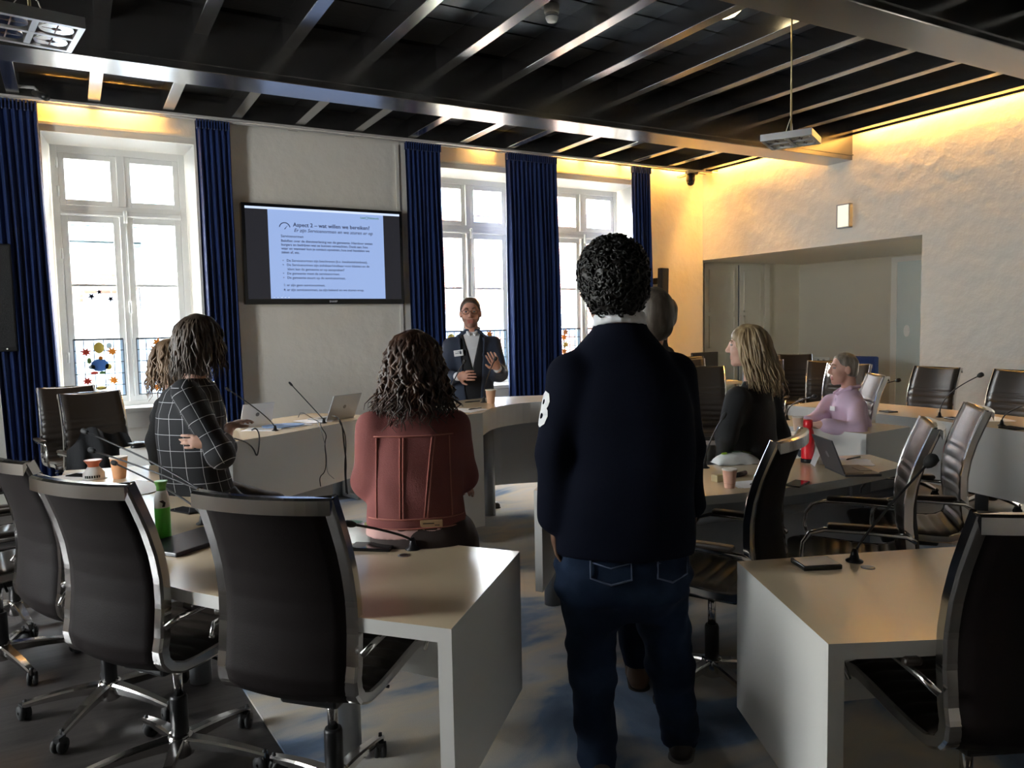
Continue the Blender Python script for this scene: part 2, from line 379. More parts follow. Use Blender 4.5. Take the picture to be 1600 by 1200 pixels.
    for h, (x0, x1) in enumerate(((a2+.10, c-.06), (c+.06, b2-.10))):
        sc = empty('stained_glass_panel', ((x0+x1)/2, Yf-.05, zb))
        W2, Hh = (x1-x0)/2, ztop-zb
        g = MB(); g.box(-W2, W2, -.006, .006, Hh-.012, Hh+.006, 0); g.box(-W2, W2, -.005, .005, 0, .01)
        for k in range(6): xx = -W2+2*W2*k/5; g.box(xx-.004, xx+.004, -.005, .005, 0, Hh)
        for k in range(1, 5): zz = Hh*k/5; g.box(-W2, W2, -.005, .005, zz-.004, zz+.004)
        g.build('lead_bars', LEAD, sc)
        MB().box(-W2, W2, -.002, .002, 0, Hh).build('clear_glass', mat_glass('pale_blue_glass', (.80, .90, 1.0), .05), sc)
        def leaf(x, z, s, m, pts=7):
            v = []
            for k in range(2*pts): rr = s if k % 2 == 0 else s*.5; t = math.pi*k/pts+.3; v.append((x+rr*math.cos(t), -.010, z+rr*math.sin(t)*.9))
            vv = v+[(p[0], -.004, p[2]) for p in v]; n = 2*pts
            MB().add(vv, [tuple(range(n)), tuple(reversed(range(n, 2*n)))]+[(k, n+k, n+(k+1) % n, (k+1) % n) for k in range(n)]).build('glass_leaf', m, sc)
        def disc(x, z, rx, rz, m, nm='glass_roundel'):
            n = 14; v = [(x+rx*math.cos(2*math.pi*k/n), -.008, z+rz*math.sin(2*math.pi*k/n)) for k in range(n)]; vv = v+[(p[0], -.004, p[2]) for p in v]
            MB().add(vv, [tuple(range(n)), tuple(reversed(range(n, 2*n)))]+[(k, n+k, n+(k+1) % n, (k+1) % n) for k in range(n)]).build(nm, m, sc)
        if (i == 1 and h == 0) or (i == 2 and h == 0):
            for z in (.28, .78): 
                leaf(-.115, Hh*z, .052, ST[0]); leaf(.115, Hh*z, .052, ST[1])
            disc(0, Hh*.55, .080, .062, ST[3]); disc(0, Hh*.85, .045, .056, ST[2]); disc(-.07, Hh*.52, .03, .022, ST[5]); disc(.075, Hh*.52, .03, .03, ST[2])
            disc(-.05, Hh*.42, .035, .014, ST[0]); disc(.02, Hh*.42, .03, .014, ST[4]); disc(.09, Hh*.88, .025, .03, ST[5])
            disc(.0, Hh*.15, .05, .02, ST[2]); disc(-.09, Hh*.63, .02, .03, ST[4]); disc(.01, Hh*.67, .02, .02, ST[1])
            MB().tube([(-.07, -.007, Hh*.33), (-.06, -.007, Hh*.18), (0, -.007, Hh*.12), (.06, -.007, Hh*.18), (.07, -.007, Hh*.33)], .004, 5).build('lead_scroll', LEAD, sc)
            tag(sc, f'leaded stained-glass screen with a coloured crest and leaves, {"beside the dark speaker column" if i==1 else "behind the speaking man"}', 'stained glass')
        else:
            for k, z in enumerate((.12, .30, .47, .63, .80, .92)):
                leaf(-.05+.025*(k % 2), Hh*z, .056, ST[1] if k != 3 else ST[2], 6)
            tag(sc, f'leaded stained-glass screen with a column of orange leaves, {"behind the woman in the checked jacket" if i==1 else "by the curtain beside the speaking man" if i==2 else "beside the wide curtain" if h==0 else "beside the narrow corner curtain"}', 'stained glass')
    if i == 1:
        # blue star stickers on the left lower pane
        for (px, py, s) in ((143, 463, .035), (155, 456, .03), (173, 467, .032)):
            p = PY(px, py, Yf-.002); v = []
            for k in range(10): rr = s if k % 2 == 0 else s*.4; t = math.pi*k/5+px; v.append((p[0]+rr*math.cos(t), Yf+.0025, p[2]+rr*math.sin(t)))
            MB().add(v, [tuple(reversed(range(10))), tuple(range(10))]).build('star_sticker', mat('sticker_blue', (.25, .55, .85), .5), lo[0])
    # light portal is only a sampling aid
    pl = bpy.data.lights.new('portal', 'AREA'); pl.shape = 'RECTANGLE'; pl.size = b2-a2; pl.size_y = z1-z0; pl.cycles.is_portal = True
    po = bpy.data.objects.new('portal', pl); COL.objects.link(po); po.location = ((a2+b2)/2, Yf+.12, (z0+z1)/2); po.rotation_euler = (-math.pi/2, 0, 0)
for i, (c, a, bb) in enumerate(WINS): window(i+1, c, a, bb)
for a, bb in LW:
    pl = bpy.data.lights.new('window_left_offscreen', 'AREA'); pl.shape = 'RECTANGLE'; pl.size = bb-a; pl.size_y = 2.4; pl.cycles.is_portal = True
    po = bpy.data.objects.new('window_left_offscreen', pl); COL.objects.link(po); po.location = (XL-.3, (a+bb)/2, 2.08); po.rotation_euler = (0, -math.pi/2, 0); pl.size, pl.size_y = 2.4, bb-a

# ------------------------------------------------------------------ curtains
CURT = mat('blue_velvet_curtain', (.003, .021, .110), .75, sheen=.18, var=.1, vscale=5)
def curtain(x0, x1, folds, label, zb=.03, flare=.03):
    nU, nV = folds*10+1, 26; P = []; Q = []
    ph = random.random()*6
    for i in range(nU):
        s = i/(nU-1); row = []; row2 = []
        for j in range(nV):
            t = j/(nV-1); z = 3.622*(1-t)+zb*t
            amp = (.018+.028*min(1, t*2.2))*(1+.45*math.sin(s*folds*1.7+ph)*min(1, t*4))
            cx = (x0+x1)/2; xx = cx+(x0+(x1-x0)*s-cx)*(1-.05*math.sin(min(1, t*3)*math.pi)*.4)+flare*t
            xx += .010*math.sin(5*t+s*9+ph)*t
            yy = YW-.155+amp*math.sin(s*folds*2*math.pi+.5*math.sin(3*t+s*4+ph))+.008*math.sin(s*17+ph)*t
            row.append((xx, yy, z)); row2.append((xx, yy+.006, z))
        P.append(row); Q.append(row2)
    m = MB().grid(P).grid(Q, flip=True)
    root = empty('curtain', ((x0+x1)/2, YW-.155, 0), 0, label, 'curtain', 'blue velvet curtains along the window wall')
    o = m.build('cloth', CURT, root); o.matrix_parent_inverse = Matrix.Translation((-(x0+x1)/2, -(YW-.155), 0))
    h = MB()
    for i in range(folds*2): s = (i+.5)/(folds*2); xx = x0+(x1-x0)*s; h.box(xx-.006, xx+.006, YW-.19, YW-.125, 3.55, 3.632)
    o = h.build('pleat_tape', CURT, root); o.matrix_parent_inverse = Matrix.Translation((-(x0+x1)/2, -(YW-.155), 0))
k_ = (YW-.155)/YW
for a, bb, n, lab in ((-.62, -.16, 8, 'blue velvet curtain hanging beside the wall speaker column'), (1.185, 1.515, 6, 'blue velvet curtain hanging left of the wall screen, behind the checked jacket'),
                      (3.42, 3.868, 8, 'blue velvet curtain hanging right of the wall screen'), (4.74, 5.48, 12, 'wide blue velvet curtain hanging between the two right-hand windows'),
                      (6.69, 7.012, 6, 'narrow blue velvet curtain hanging nearest the room corner')):
    curtain(a*k_, bb*k_, n, lab, flare=.02 if a > 1 else .05)
rail = MB().tube([(XL, YW-.155, 3.636), (XR-.1, YW-.155, 3.636)], .012, 8).build('curtain_rail', TR); tag(rail, 'slim pale curtain rail running under the joists', 'curtain rail')

# ------------------------------------------------------------------ cove light strips (real lamps tucked behind the wall-plate trims)
def strip(x0, x1, y0, y1, z, s, lab):
    o = MB().box(x0, x1, y0, y1, z, z+.012).build('led_strip', mat(f'led_warm_{s}', (1, .8, .5), .5, emit=(1, .48, .09), estr=s)); tag(o, lab, 'light strip')
strip(XR-.06, XR-.02, 3.5, 5.85, ZJ+.115, 32, 'warm light strip hidden in the cove on the right wall between the two main beams')
strip(XR-.06, XR-.02, 6.4, 8.2, ZJ+.115, 32, 'warm light strip hidden in the cove on the right wall beyond the far beam')
strip(-.1, .75, YW-.08, YW-.04, ZJ+.115, 32, 'warm light strip hidden above the window with the crest')
strip(4.3, 4.7, YW-.08, YW-.04, ZJ+.115, 15, 'warm light strip hidden above the window behind the speaking man')
strip(5.55, 7.7, YW-.08, YW-.04, ZJ+.115, 38, 'warm light strip hidden above the window nearest the corner')

# ------------------------------------------------------------------ outside
BR_BLUE = mat_brick('pale_blue_brick', (.27, .31, .37), (.23, .27, .33), (.40, .42, .45), sc=1.)
BR_RED = mat_brick('red_brick', (.26, .085, .055), (.20, .065, .045), (.34, .27, .23), sc=1.)
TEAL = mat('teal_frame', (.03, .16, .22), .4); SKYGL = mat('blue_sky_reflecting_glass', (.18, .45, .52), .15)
WHB = mat('white_render', (.75, .75, .74), .7)
struct(MB().box(-40, 40, YW+WT+.02, 60, -5.2, -5).build('ground', mat('pale_paving', (.45, .44, .41), .9)))
YO = 15.0; KO = YO/YW
def out(px, py, Y=YO): return PY(px, py, Y)
# pale building seen in the first window
bld = empty('building', (1, YO, -5), 0, 'pale blue brick building with a teal-framed window across the street', 'building')
def part(nm, m, root, *boxes):
    mb = MB(); L = root.location
    for b in boxes: mb.box(b[0]-L.x, b[1]-L.x, b[2]-L.y, b[3]-L.y, b[4]-L.z, b[5]-L.z)
    return mb.build(nm, m, root)
def px_box(x0, y0, x1, y1, d0, d1, Y=YO):
    a = out(x0, y0, Y); c = out(x1, y1, Y); return (min(a[0], c[0]), max(a[0], c[0]), Y+d0, Y+d1, min(a[2], c[2]), max(a[2], c[2]))
zA = out(150, 352)[2]
part('upper_wall', BR_BLUE, bld, (-4.3, 3.2, YO, YO+4, zA, 5.3))
part('brick_pier', BR_BLUE, bld, (out(222, 400)[0], 3.2, YO, YO+4, -5, zA))
tw = part('window_frame', TEAL, bld, px_box(212, 235, 274, 328, -.06, .02))
part('window_glass', SKYGL, tw, ); bpy.data.objects.remove(tw.children[0])
g = part('pane', SKYGL, bld, px_box(219, 245, 266, 321, -.08, -.05))
part('quoin_strip', WHB, bld, *[px_box(163, y, 172, y+6, -.03, .01) for y in range(190, 330, 10)])
part('fascia', mat('pale_cyan_panel', (.50, .62, .65), .6), bld, px_box(90, 352, 222, 379, -.05, .5))
part('canopy_edge', mat('dark_teal_metal', (.06, .10, .12), .5), bld, px_box(90, 379, 226, 383, -.12, .5))
part('post', mat('dark_teal_metal', (.06, .10, .12), .5), bld, px_box(119, 383, 123, 470, -.1, 0))
part('post', mat('dark_teal_metal', (.06, .10, .12), .5), bld, px_box(221, 383, 226, 500, -.1, 0))
part('glazing_band', mat('grey_blue_band', (.28, .36, .40), .4), bld, px_box(90, 383, 222, 408, 1.2, 1.3), px_box(90, 400, 222, 408, 1.1, 1.2))
part('white_band', WHB, bld, px_box(90, 408, 222, 421, 1.0, 1.2))
part('brick_apron', BR_RED, bld, px_box(90, 421, 222, 468, .9, 1.2))
part('entrance_glazing', mat('dark_entrance', (.09, .09, .10), .6), bld, px_box(130, 455, 222, 483, .8, .95))
for x in range(92, 176, 11): part('white_slat', WHB, bld, px_box(x, 470, x+6, 522, .6, .7))
part('base_wall', mat('grey_render', (.42, .41, .40), .8), bld, (-4.3, out(222, 400)[0], YO+1.1, YO+1.4, -5, out(150, 470)[2]))
sg = part('white_signboard', WHB, bld, px_box(208, 452, 220, 477, .5, .6))
o = empty('building', (-8, YO, -5), 0, 'plain pale brick block added out of view across the street to block the sun', 'building')  # added unseen block, leaves only a narrow gap for the sun
part('wall', BR_BLUE, o, (-14, -4.75, YO, YO+4, -5, 9))
# red brick buildings seen in the other windows
Y2 = 17.0
bld = empty('building', (9, Y2, -5), 0, 'red brick building with white-framed windows across the street', 'building')
L2 = out(690, 400, Y2)[0]-1.5; R2 = out(880, 400, Y2)[0]+.3
zt = out(740, 288, Y2)[2]
part('wall', BR_RED, bld, (L2, R2, Y2, Y2+5, out(740, 485, Y2)[2], zt))
part('upper_brick', BR_RED, bld, px_box(768, 250, 812, 300, 0, 4, Y2))
part('cyan_cladding', mat('cyan_cladding', (.30, .52, .57), .4), bld, px_box(680, 296, 724, 335, -.1, 2, Y2), px_box(735, 290, 768, 337, -.1, 2, Y2))
part('white_ledge', WHB, bld, px_box(735, 335, 771, 339, -.2, .05, Y2), px_box(680, 335, 724, 338, -.2, .05, Y2))
part('blue_spandrel', mat('blue_spandrel', (.05, .16, .36), .3), bld, px_box(737, 339, 771, 355, -.12, .02, Y2))
wf = part('window_frame', WHB, bld, px_box(739, 374, 773, 418, -.10, .05, Y2))
part('pane', mat('blue_pane', (.08, .22, .38), .1), bld, px_box(743, 377, 769, 413, -.13, -.09, Y2))
part('dark_band', mat('dark_blue_band', (.10, .13, .22), .5), bld, px_box(660, 485, 905, 522, -.05, .4, Y2))
for x0, x1 in ((676, 722), (748, 772), (782, 806), (872, 888)):
    wf = part('shop_window_frame', WHB, bld, px_box(x0-3, 488, x1+3, 512, -.15, -.04, Y2))
    part('shop_pane', mat('pale_blue_pane', (.28, .42, .52), .15), bld, px_box(x0, 490, x1, 509, -.18, -.14, Y2))
    for k in range(5): xx = x0+(x1-x0)*k/4; part('window_bar', mat('dark_blue_band', (.1, .13, .22), .5), bld, px_box(xx-.5, 490, xx+.5, 509, -.2, -.17, Y2))
part('base_wall', BR_RED, bld, px_box(660, 522, 905, 640, 0, .5, Y2))
b3 = empty('building', (12, 19, -5), 0, 'red brick gabled building with a pale green roof seen beyond the corner window', 'building')
Y3 = 19.0
g0, g1, g2 = out(866, 322, Y3), out(889, 343, Y3), out(925, 343, Y3)
zz = out(890, 600, Y3)[2]
mb = MB(); L = b3.location
poly = [out(850, 318, Y3), out(872, 330, Y3), out(889, 344, Y3), out(900, 341, Y3), out(1020, 341, Y3)]
vs = [(p[0]-L.x, 0, p[2]-L.z) for p in poly]+[(poly[-1][0]-L.x, 0, 0), (poly[0][0]-L.x, 0, 0)]
n = len(vs); mb.add(vs+[(v[0], 5, v[2]) for v in vs], [tuple(range(n)), tuple(reversed(range(n, 2*n)))]+[(k, n+k, n+(k+1) % n, (k+1) % n) for k in range(n)]); mb.build('gable_wall', BR_RED, b3)
part('roof', mat('pale_green_roof', (.34, .47, .44), .6), b3, px_box(917, 337, 1000, 366, -.2, .05, Y3))
part('chimney', mat('dark_pipe', (.2, .24, .27), .5), b3, px_box(945, 312, 949, 364, -.4, -.25, Y3))
part('white_window', WHB, b3, px_box(874, 489, 890, 520, -.1, .02, Y3))
# hedge below
hd = MB()
for k in range(60):
    x = 4+RNG.random()*10; z = -1.0+RNG.random()*1.6; s = .25+RNG.random()*.3
    hd.add([(x, 13+RNG.random(), z), (x+s, 13.2, z+s*.3), (x+s*.6, 13.1, z+s), (x-s*.3, 13.2, z+s*.7)], [(0, 1, 2, 3), (3, 2, 1, 0)])
o = hd.build('hedge', mat('hedge_green', (.10, .22, .06), .8, var=.3)); tag(o, 'green hedge outside below the windows', 'hedge', kind='stuff')
# ================================================================== RUG
RUGM = mat_ramp('blue_beige_rug', [(.28, (.02, .03, .05)), (.37, (.05, .10, .19)), (.43, (.13, .21, .34)), (.475, (.40, .39, .37)), (.54, (.58, .50, .38)), (.62, (.48, .47, .46)), (.72, (.14, .20, .29))], .9, .95, 7, (1, 1.6, 1), bump=.5, bscale=350, distort=.5, sheen=.2, loc=(3.1, 1.7, 0))
poly = []
for k in range(48):
    t = 2*math.pi*k/48; c_, s_ = math.cos(t), math.sin(t)
    poly.append((2.85+2.30*math.copysign(abs(c_)**.62, c_)+.0*s_, 4.05+2.75*math.copysign(abs(s_)**.7, s_)))
# lean the near-left side towards the camera side of the desks
poly = [(x, y-.32*(x-2.8)*0 - (0.0 if y > 3 else .25)) for x, y in poly]
o = MB().prism(poly, .001, .012).build('rug', RUGM); tag(o, 'blue and beige cloud-patterned rug lying inside the ring of desks', 'rug')

# ================================================================== CHAIRS
PROF = [(.255, .462), (.235, .478), (.19, .486), (.10, .482), (0, .474), (-.10, .468), (-.17, .470), (-.222, .485), (-.252, .515), (-.266, .56), (-.260, .63), (-.252, .70), (-.252, .78), (-.264, .86), (-.287, .94), (-.314, 1.01), (-.337, 1.065), (-.349, 1.095)]
def prof_sample(n):
    P = np.array(PROF); d = np.r_[0, np.cumsum(np.linalg.norm(np.diff(P, axis=0), axis=1))]
    s = np.linspace(0, d[-1], n*4); y = np.interp(s, d, P[:, 0]); z = np.interp(s, d, P[:, 1])
    k = np.ones(9)/9
    yp = np.convolve(np.r_[np.full(4, y[0]), y, np.full(4, y[-1])], k, 'valid'); zp = np.convolve(np.r_[np.full(4, z[0]), z, np.full(4, z[-1])], k, 'valid')
    ss = np.linspace(0, d[-1], n); y = np.interp(ss, s, yp); z = np.interp(ss, s, zp)
    ty, tz = np.gradient(y), np.gradient(z); l = np.hypot(ty, tz); ty, tz = ty/l, tz/l
    return ss, y, z, tz, -ty        # arc, y, z, normal to the sitter's side (ny, nz)
ARC, PYc, PZc, PNy, PNz = prof_sample(150)
PNy, PNz = (PNy, PNz) if PNz[30] > 0 else (-PNy, -PNz)
ARCL = ARC[-1]
def half_w(s): return .212+.010*math.sin(math.pi*min(1, s/ARCL))
def curve_in(s, u):                                     # concave seat back: edges come forward
    b = min(1, max(0, (s-.42)/.2)); return (.010*(1-b)+.036*b)*u*u
def shell_part(s0, s1, f_off, b_off, ribs, name, m, root, wscale=1., nu=9):
    idx = [i for i in range(150) if s0 <= ARC[i] <= s1]; rows = []
    for q, i in enumerate(idx):
        s = ARC[i]; w = half_w(s)*wscale
        e = min(q, len(idx)-1-q)
        edge = 1-.8*max(0, 1-e/3)**2
        rib = 0
        if ribs and s < .92: rib = .011*(abs(math.sin(math.pi*s/.056))**.6)-.006
        ring = []
        for k in range(nu):
            u = -1+2*k/(nu-1); c = curve_in(s, u); rnd = 1-.5*abs(u)**8
            o = (f_off+rib*(1-.3*u**6))*edge*rnd+c; ring.append((u*w, PYc[i]+PNy[i]*o, PZc[i]+PNz[i]*o))
        for k in range(nu):
            u = 1-2*k/(nu-1); c = curve_in(s, u); o = -b_off*edge+c; ring.append((u*w, PYc[i]+PNy[i]*o, PZc[i]+PNz[i]*o))
        rows.append(ring)
    n = 2*nu; vs = [p for r in rows for p in r]; fs = []
    for i in range(len(rows)-1):
        for k in range(n): a, b = i*n+k, i*n+(k+1) % n; fs.append((a, a+n, b+n, b))
    fs += [tuple(range(n)), tuple(reversed(range((len(rows)-1)*n, len(rows)*n)))]
    return MB().add(vs, fs, 0, True).build(name, m, root)
def make_chair():
    root = empty('conference_chair')
    shell_part(0, .50, .030, .004, True, 'seat', LEATHER, root)
    shell_part(.485, ARCL, .026, .004, True, 'backrest', LEATHER, root)
    shell_part(.30, ARCL-.004, -.004, .016, False, 'back_panel', LEATHB, root, .965)
    # polished frame : side bands and top bar
    for sg in (-1, 1):
        rows = []
        for i in range(4, 150, 2):
            s = ARC[i]; w = half_w(s); c = curve_in(s, 1.)
            pts = []
            for dx, dn in ((-.034, -.020), (.006, -.020), (.012, -.012), (.012, .014), (.004, .018), (-.004, .012), (-.008, -.008)):
                o = dn+c; pts.append((sg*(w+dx), PYc[i]+PNy[i]*o, PZc[i]+PNz[i]*o))
            rows.append(pts)
        n = 7; vs = [p for r in rows for p in r]; fs = []
        for i in range(len(rows)-1):
            for k in range(n): a, b = i*n+k, i*n+(k+1) % n; fs.append((a, b, b+n, a+n) if sg > 0 else (a, a+n, b+n, b))
        fs += [tuple(range(n)), tuple(range((len(rows)-1)*n, len(rows)*n))]
        MB().add(vs, fs, 0, False).build('side_frame', CHROME, root)
    rows = []; i = 149
    for k in range(15):
        u = -1+2*k/14; w = half_w(ARCL)+.010; c = curve_in(ARCL, u)
        pts = []
        for dz, dn in ((-.036, -.024), (.004, -.024), (.010, -.014), (.010, .010), (.002, .018), (-.004, .010), (-.008, -.010)):
            o = dn+c; pts.append((u*w, PYc[i]+PNy[i]*o+(-PNz[i])*0, PZc[i]+dz))
        rows.append(pts)
    n = 7; vs = [p for r in rows for p in r]; fs = []
    for i in range(14):
        for k in range(n): a, b = i*n+k, i*n+(k+1) % n; fs.append((a, a+n, b+n, b))
    fs += [tuple(range(n)), tuple(range(14*n, 15*n))]
    MB().add(vs, fs, 0, False).build('top_bar', CHROME, root)
    for sg in (-1, 1):
        x = sg*.272
        a = MB().tube([(sg*.25, -.245, .64), (x, -.21, .665), (x, -.05, .672), (x, .10, .672), (x, .155, .655), (x, .185, .61), (x, .19, .55), (sg*.255, .165, .487)], .0105, 8, flat=(1, .75)).build('armrest', CHROME, root)
        bevel(MB().obox((x, -.045, .690), (.024, 0, 0), (0, .135, 0), (0, 0, .011)).build('arm_pad', LEATHER, a), .009, 2)
    bevel(MB().box(-.10, .10, -.14, .12, .405, .455).build('tilt_mechanism', BLACKP, root), .012)
    MB().tube([(.09, .02, .43), (.19, .03, .415)], .006, 6).build('lever', BLACKP, root)
    MB().lathe([(.030, .09), (.030, .26), (.026, .27)], n=14).build('column_sleeve', BLACKP, root)
    MB().lathe([(.017, .26), (.017, .41)], n=12).build('gas_column', CHROME, root)
    MB().lathe([(.030, .045), (.045, .055), (.047, .11), (.040, .128), (.02, .132)], n=16).build('base_hub', CHROME, root)
    for k in range(5):
        t = 2*math.pi*k/5+.31; d = np.array([math.cos(t), math.sin(t), 0]); p = np.array([-math.sin(t), math.cos(t), 0])
        rows = []
        for q in range(7):
            s = q/6; r = .035+.285*s; zt = .122-.045*s+.006*math.sin(math.pi*s); h = .045-.022*s; hw = .024-.009*s
            c = d*r
            rows.append([c+p*hw*.75+np.array([0, 0, zt]), c+p*hw+np.array([0, 0, zt-.008]), c+p*hw*.6+np.array([0, 0, zt-h]), c-p*hw*.6+np.array([0, 0, zt-h]), c-p*hw+np.array([0, 0, zt-.008]), c-p*hw*.75+np.array([0, 0, zt])])
        vs = [v for r in rows for v in r]; fs = []
        for i in range(6):
            for j in range(6): a, b = i*6+j, i*6+(j+1) % 6; fs.append((a, a+6, b+6, b))
        fs += [tuple(range(6)), tuple(reversed(range(36, 42)))]
        leg = MB().add(vs, fs, 0, False).build('leg', CHROME, root)
        cm = MB(); e = d*.315; t2 = t+1.1+k*.9; wd = np.array([math.cos(t2), math.sin(t2), 0]); fw = np.array([-math.sin(t2), math.cos(t2), 0])
        e = e+fw*.015
        for sg in (-1, 1):
            rows = []
            for (ro, off) in ((.006, .003), (.026, .004), (.030, .010), (.028, .020), (.006, .022)):
                rows.append([e+wd*sg*off+np.array([0, 0, .030])+ro*(fw*math.cos(a)+np.array([0, 0, 1])*math.sin(a)) for a in np.linspace(0, 2*math.pi, 14, endpoint=False)])
            vs = [v for r in rows for v in r]; fs = []
            for i in range(4):
                for j in range(14): a, b = i*14+j, i*14+(j+1) % 14; fs.append((a, b, b+14, a+14))
            cm.add(vs, fs, 0, True)
        cm.obox(e+np.array([0, 0, .048]), wd*.012, fw*.02, (0, 0, .016)); cm.tube([e-fw*.015+np.array([0, 0, .05]), e-fw*.015+np.array([0, 0, .085])], .007, 6)
        cm.build('caster', RUBBER, leg)
    return root
CH0 = make_chair(); _used = [False]
def chair(x, y, dx, dy, label, group=None, spin=0.):
    if not _used[0]: o = CH0; _used[0] = True
    else: o = copy_tree(CH0)
    o.location = (x, y, .006 if False else 0); o.rotation_euler = (0, 0, heading(dx, dy))
    for k in ('group',):
        if k in o: del o[k]
    tag(o, label, 'chair', group)
    return o
chair(.665, 2.385, .73, .68, 'dark high-back swivel chair pushed against the desk where the woman in the red jacket perches')
chair(.26, 2.90, .82, .57, 'dark high-back swivel chair beside the green bottle, its back to the viewer')
chair(.06, 3.52, .93, .36, 'dark high-back swivel chair behind the chair next to the green bottle')
chair(-.36, 4.23, .99, .1, 'dark ribbed swivel chair third along the left desk after the green-bottle chair')
chair(-.34, 4.88, .99, -.05, 'dark ribbed swivel chair at the far end of the left desk, by the white bottle')
chair(.19, 6.50, .30, -.95, 'dark ribbed swivel chair with a black coat, facing into the room')
chair(-.0, 7.40, .22, -.97, 'dark ribbed swivel chair standing behind the chair with the black coat')
chair(1.18, 7.0, .75, -.66, 'swivel chair at the far white desk behind the woman in the checked jacket')
chair(2.30, 2.37, -.45, .89, 'dark swivel chair turned beside the standing man in navy, seen from its side')
chair(2.98, 2.22, -.62, .78, 'dark ribbed swivel chair at the middle table with a long microphone in front of it')
chair(3.70, 2.42, -.66, .75, 'dark ribbed swivel chair between the middle table and the right desk row')
chair(2.11, 1.185, .42, .91, 'dark high-back swivel chair pushed into the near right desk, its back to the viewer')
chair(6.52, 4.20, -.98, .05, 'dark ribbed swivel chair behind the right desk row, nearer the pink shirt')
chair(6.50, 3.50, -.98, .12, 'dark ribbed swivel chair at the right desk row, farther from the pink shirt')
chair(5.36, 4.12, -.80, .60, 'dark swivel chair in which the man in the pink shirt sits')
chair(6.95, 5.45, -.80, -.60, 'dark ribbed swivel chair behind the seated man in pink, facing the viewer')
chair(6.75, 6.18, -.80, -.60, 'dark swivel chair between the blonde woman and the seated man in pink')
chair(8.10, 6.85, -.75, -.66, 'dark swivel chair standing in the opening to the side room')
chair(6.50, 5.02, -.95, -.2, 'dark swivel chair half hidden by the head of the man in the pink shirt')
chair(5.35, 5.62, -.65, -.76, 'dark swivel chair standing free behind the blonde woman, before the far desk')
chair(6.42, 6.98, -.57, -.82, 'dark swivel chair pushed up to the back of the small far desk')
chair(6.88, 7.42, -.45, -.89, 'dark swivel chair in the far corner behind the blonde woman')

# ================================================================== DESKS
def resample(P, n):
    P = np.array(P, float); d = np.r_[0, np.cumsum(np.linalg.norm(np.diff(P, axis=0), axis=1))]; s = np.linspace(0, d[-1], n)
    Q = np.c_[np.interp(s, d, P[:, 0]), np.interp(s, d, P[:, 1])]
    for _ in range(3): Q[1:-1] = (Q[:-2]+2*Q[1:-1]+Q[2:])/4
    return Q
def offset(Q, d):
    t = np.gradient(Q, axis=0); t /= np.linalg.norm(t, axis=1)[:, None]; return Q+d*np.c_[-t[:, 1], t[:, 0]]
def desk(inner, outer, label, z=.74, ends=(1, 1), cols=(.25, .75), rail_=False, side=None, pz=.23, n=17, th=.042, fascia=0, panel=True, pm=None):
    I, O = resample(inner, n), resample(outer, n)
    c = (I.mean(0)+O.mean(0))/2; root = empty('council_desk', (c[0], c[1], 0), 0, label, 'desk')
    inv = Matrix.Translation((-c[0], -c[1], 0))
    def par(o): o.matrix_parent_inverse = inv; return o
    def slab(A, B, z0, z1, name, mats, mt=0, ms=0):
        poly = [tuple(p) for p in A]+[tuple(p) for p in B[::-1]]
        ar = sum(poly[k][0]*poly[(k+1) % len(poly)][1]-poly[(k+1) % len(poly)][0]*poly[k][1] for k in range(len(poly)))
        if ar < 0: poly = poly[::-1]
        return par(MB().prism(poly, z0, z1, mt, ms).build(name, mats, root))
    slab(I, O, z-th, z, 'desk_top', [DESKT, DESKW], 0, 1)
    if fascia: slab(O, O+(I-O)*.05, z-fascia, z-th, 'curved_fascia', DESKW)
    In = I+(O-I)*(.035/np.linalg.norm(O-I, axis=1))[:, None]
    m = max(1, 1)
    if panel: slab(I[:], In[:], pz, z-th, 'modesty_panel', pm or DESKW)
    for k, on in enumerate(ends):
        if not on: continue
        j = 0 if k == 0 else n-1; j2 = 1 if k == 0 else n-2
        t = I[j2]-I[j]; t = t/np.linalg.norm(t)*.042; t2 = O[j2]-O[j]; t2 = t2/np.linalg.norm(t2)*.042
        dI = (In[j]-I[j])
        a = I[j]; slab(np.array([a, O[j]]), np.array([a+t, O[j]+t2]), pz, z-th+.0005, 'end_panel', DESKW)
    for s in cols:
        k = int(s*(n-1)); p = I[k]*.62+O[k]*.38; q = p
        par(MB().lathe([(.047, .012), (.047, z-th)], (q[0], q[1], 0), 20).build('column_leg', STEEL, root))
    if rail_:
        R = I*.22+O*.78
        par(MB().tube([(p[0], p[1], .585) for p in R], .024, 8).build('curved_rail', GREYM, root))
        for k in (3, 8, 13): par(MB().tube([(R[k][0], R[k][1], .59), (R[k][0], R[k][1], z-th)], .012, 6).build('rail_stay', GREYM, root))
        slab(In+(O-In)*.1, In+(O-In)*.14, .12, z-th-.02, 'cable_panel', PANELG)
    return root
A = desk([(1.36, 2.363), (1.06, 2.74), (.85, 3.1), (.72, 3.5), (.65, 3.95), (.62, 4.5), (.65, 5.12)], [(.845, 1.845), (.50, 2.24), (.24, 2.58), (.06, 2.95), (-.06, 3.4), (-.12, 3.9), (-.14, 4.5), (-.08, 5.3)],
     'long curved desk with the green bottle and the perched woman in the red jacket', cols=(.2, .55, .85), ends=(1, 1))
Hd = desk([(1.917, 1.856), (2.70, 1.56), (3.5, 1.14)], [(1.605, 1.248), (2.2, .95), (3.05, .50)], 'desk with a light top and white end panel beside the near right chair', cols=(.12, .7))
D = desk([(2.42, 3.72), (2.62, 3.42), (2.95, 3.26), (3.35, 3.16), (3.80, 3.06), (4.12, 2.93)], [(1.94, 3.22), (2.12, 2.90), (2.42, 2.66), (2.90, 2.56), (3.45, 2.535), (3.96, 2.58)],
     'curved middle table with wipes, laptop and cup, before the blonde woman', cols=(.06, .6), rail_=True, pm=GREYM)
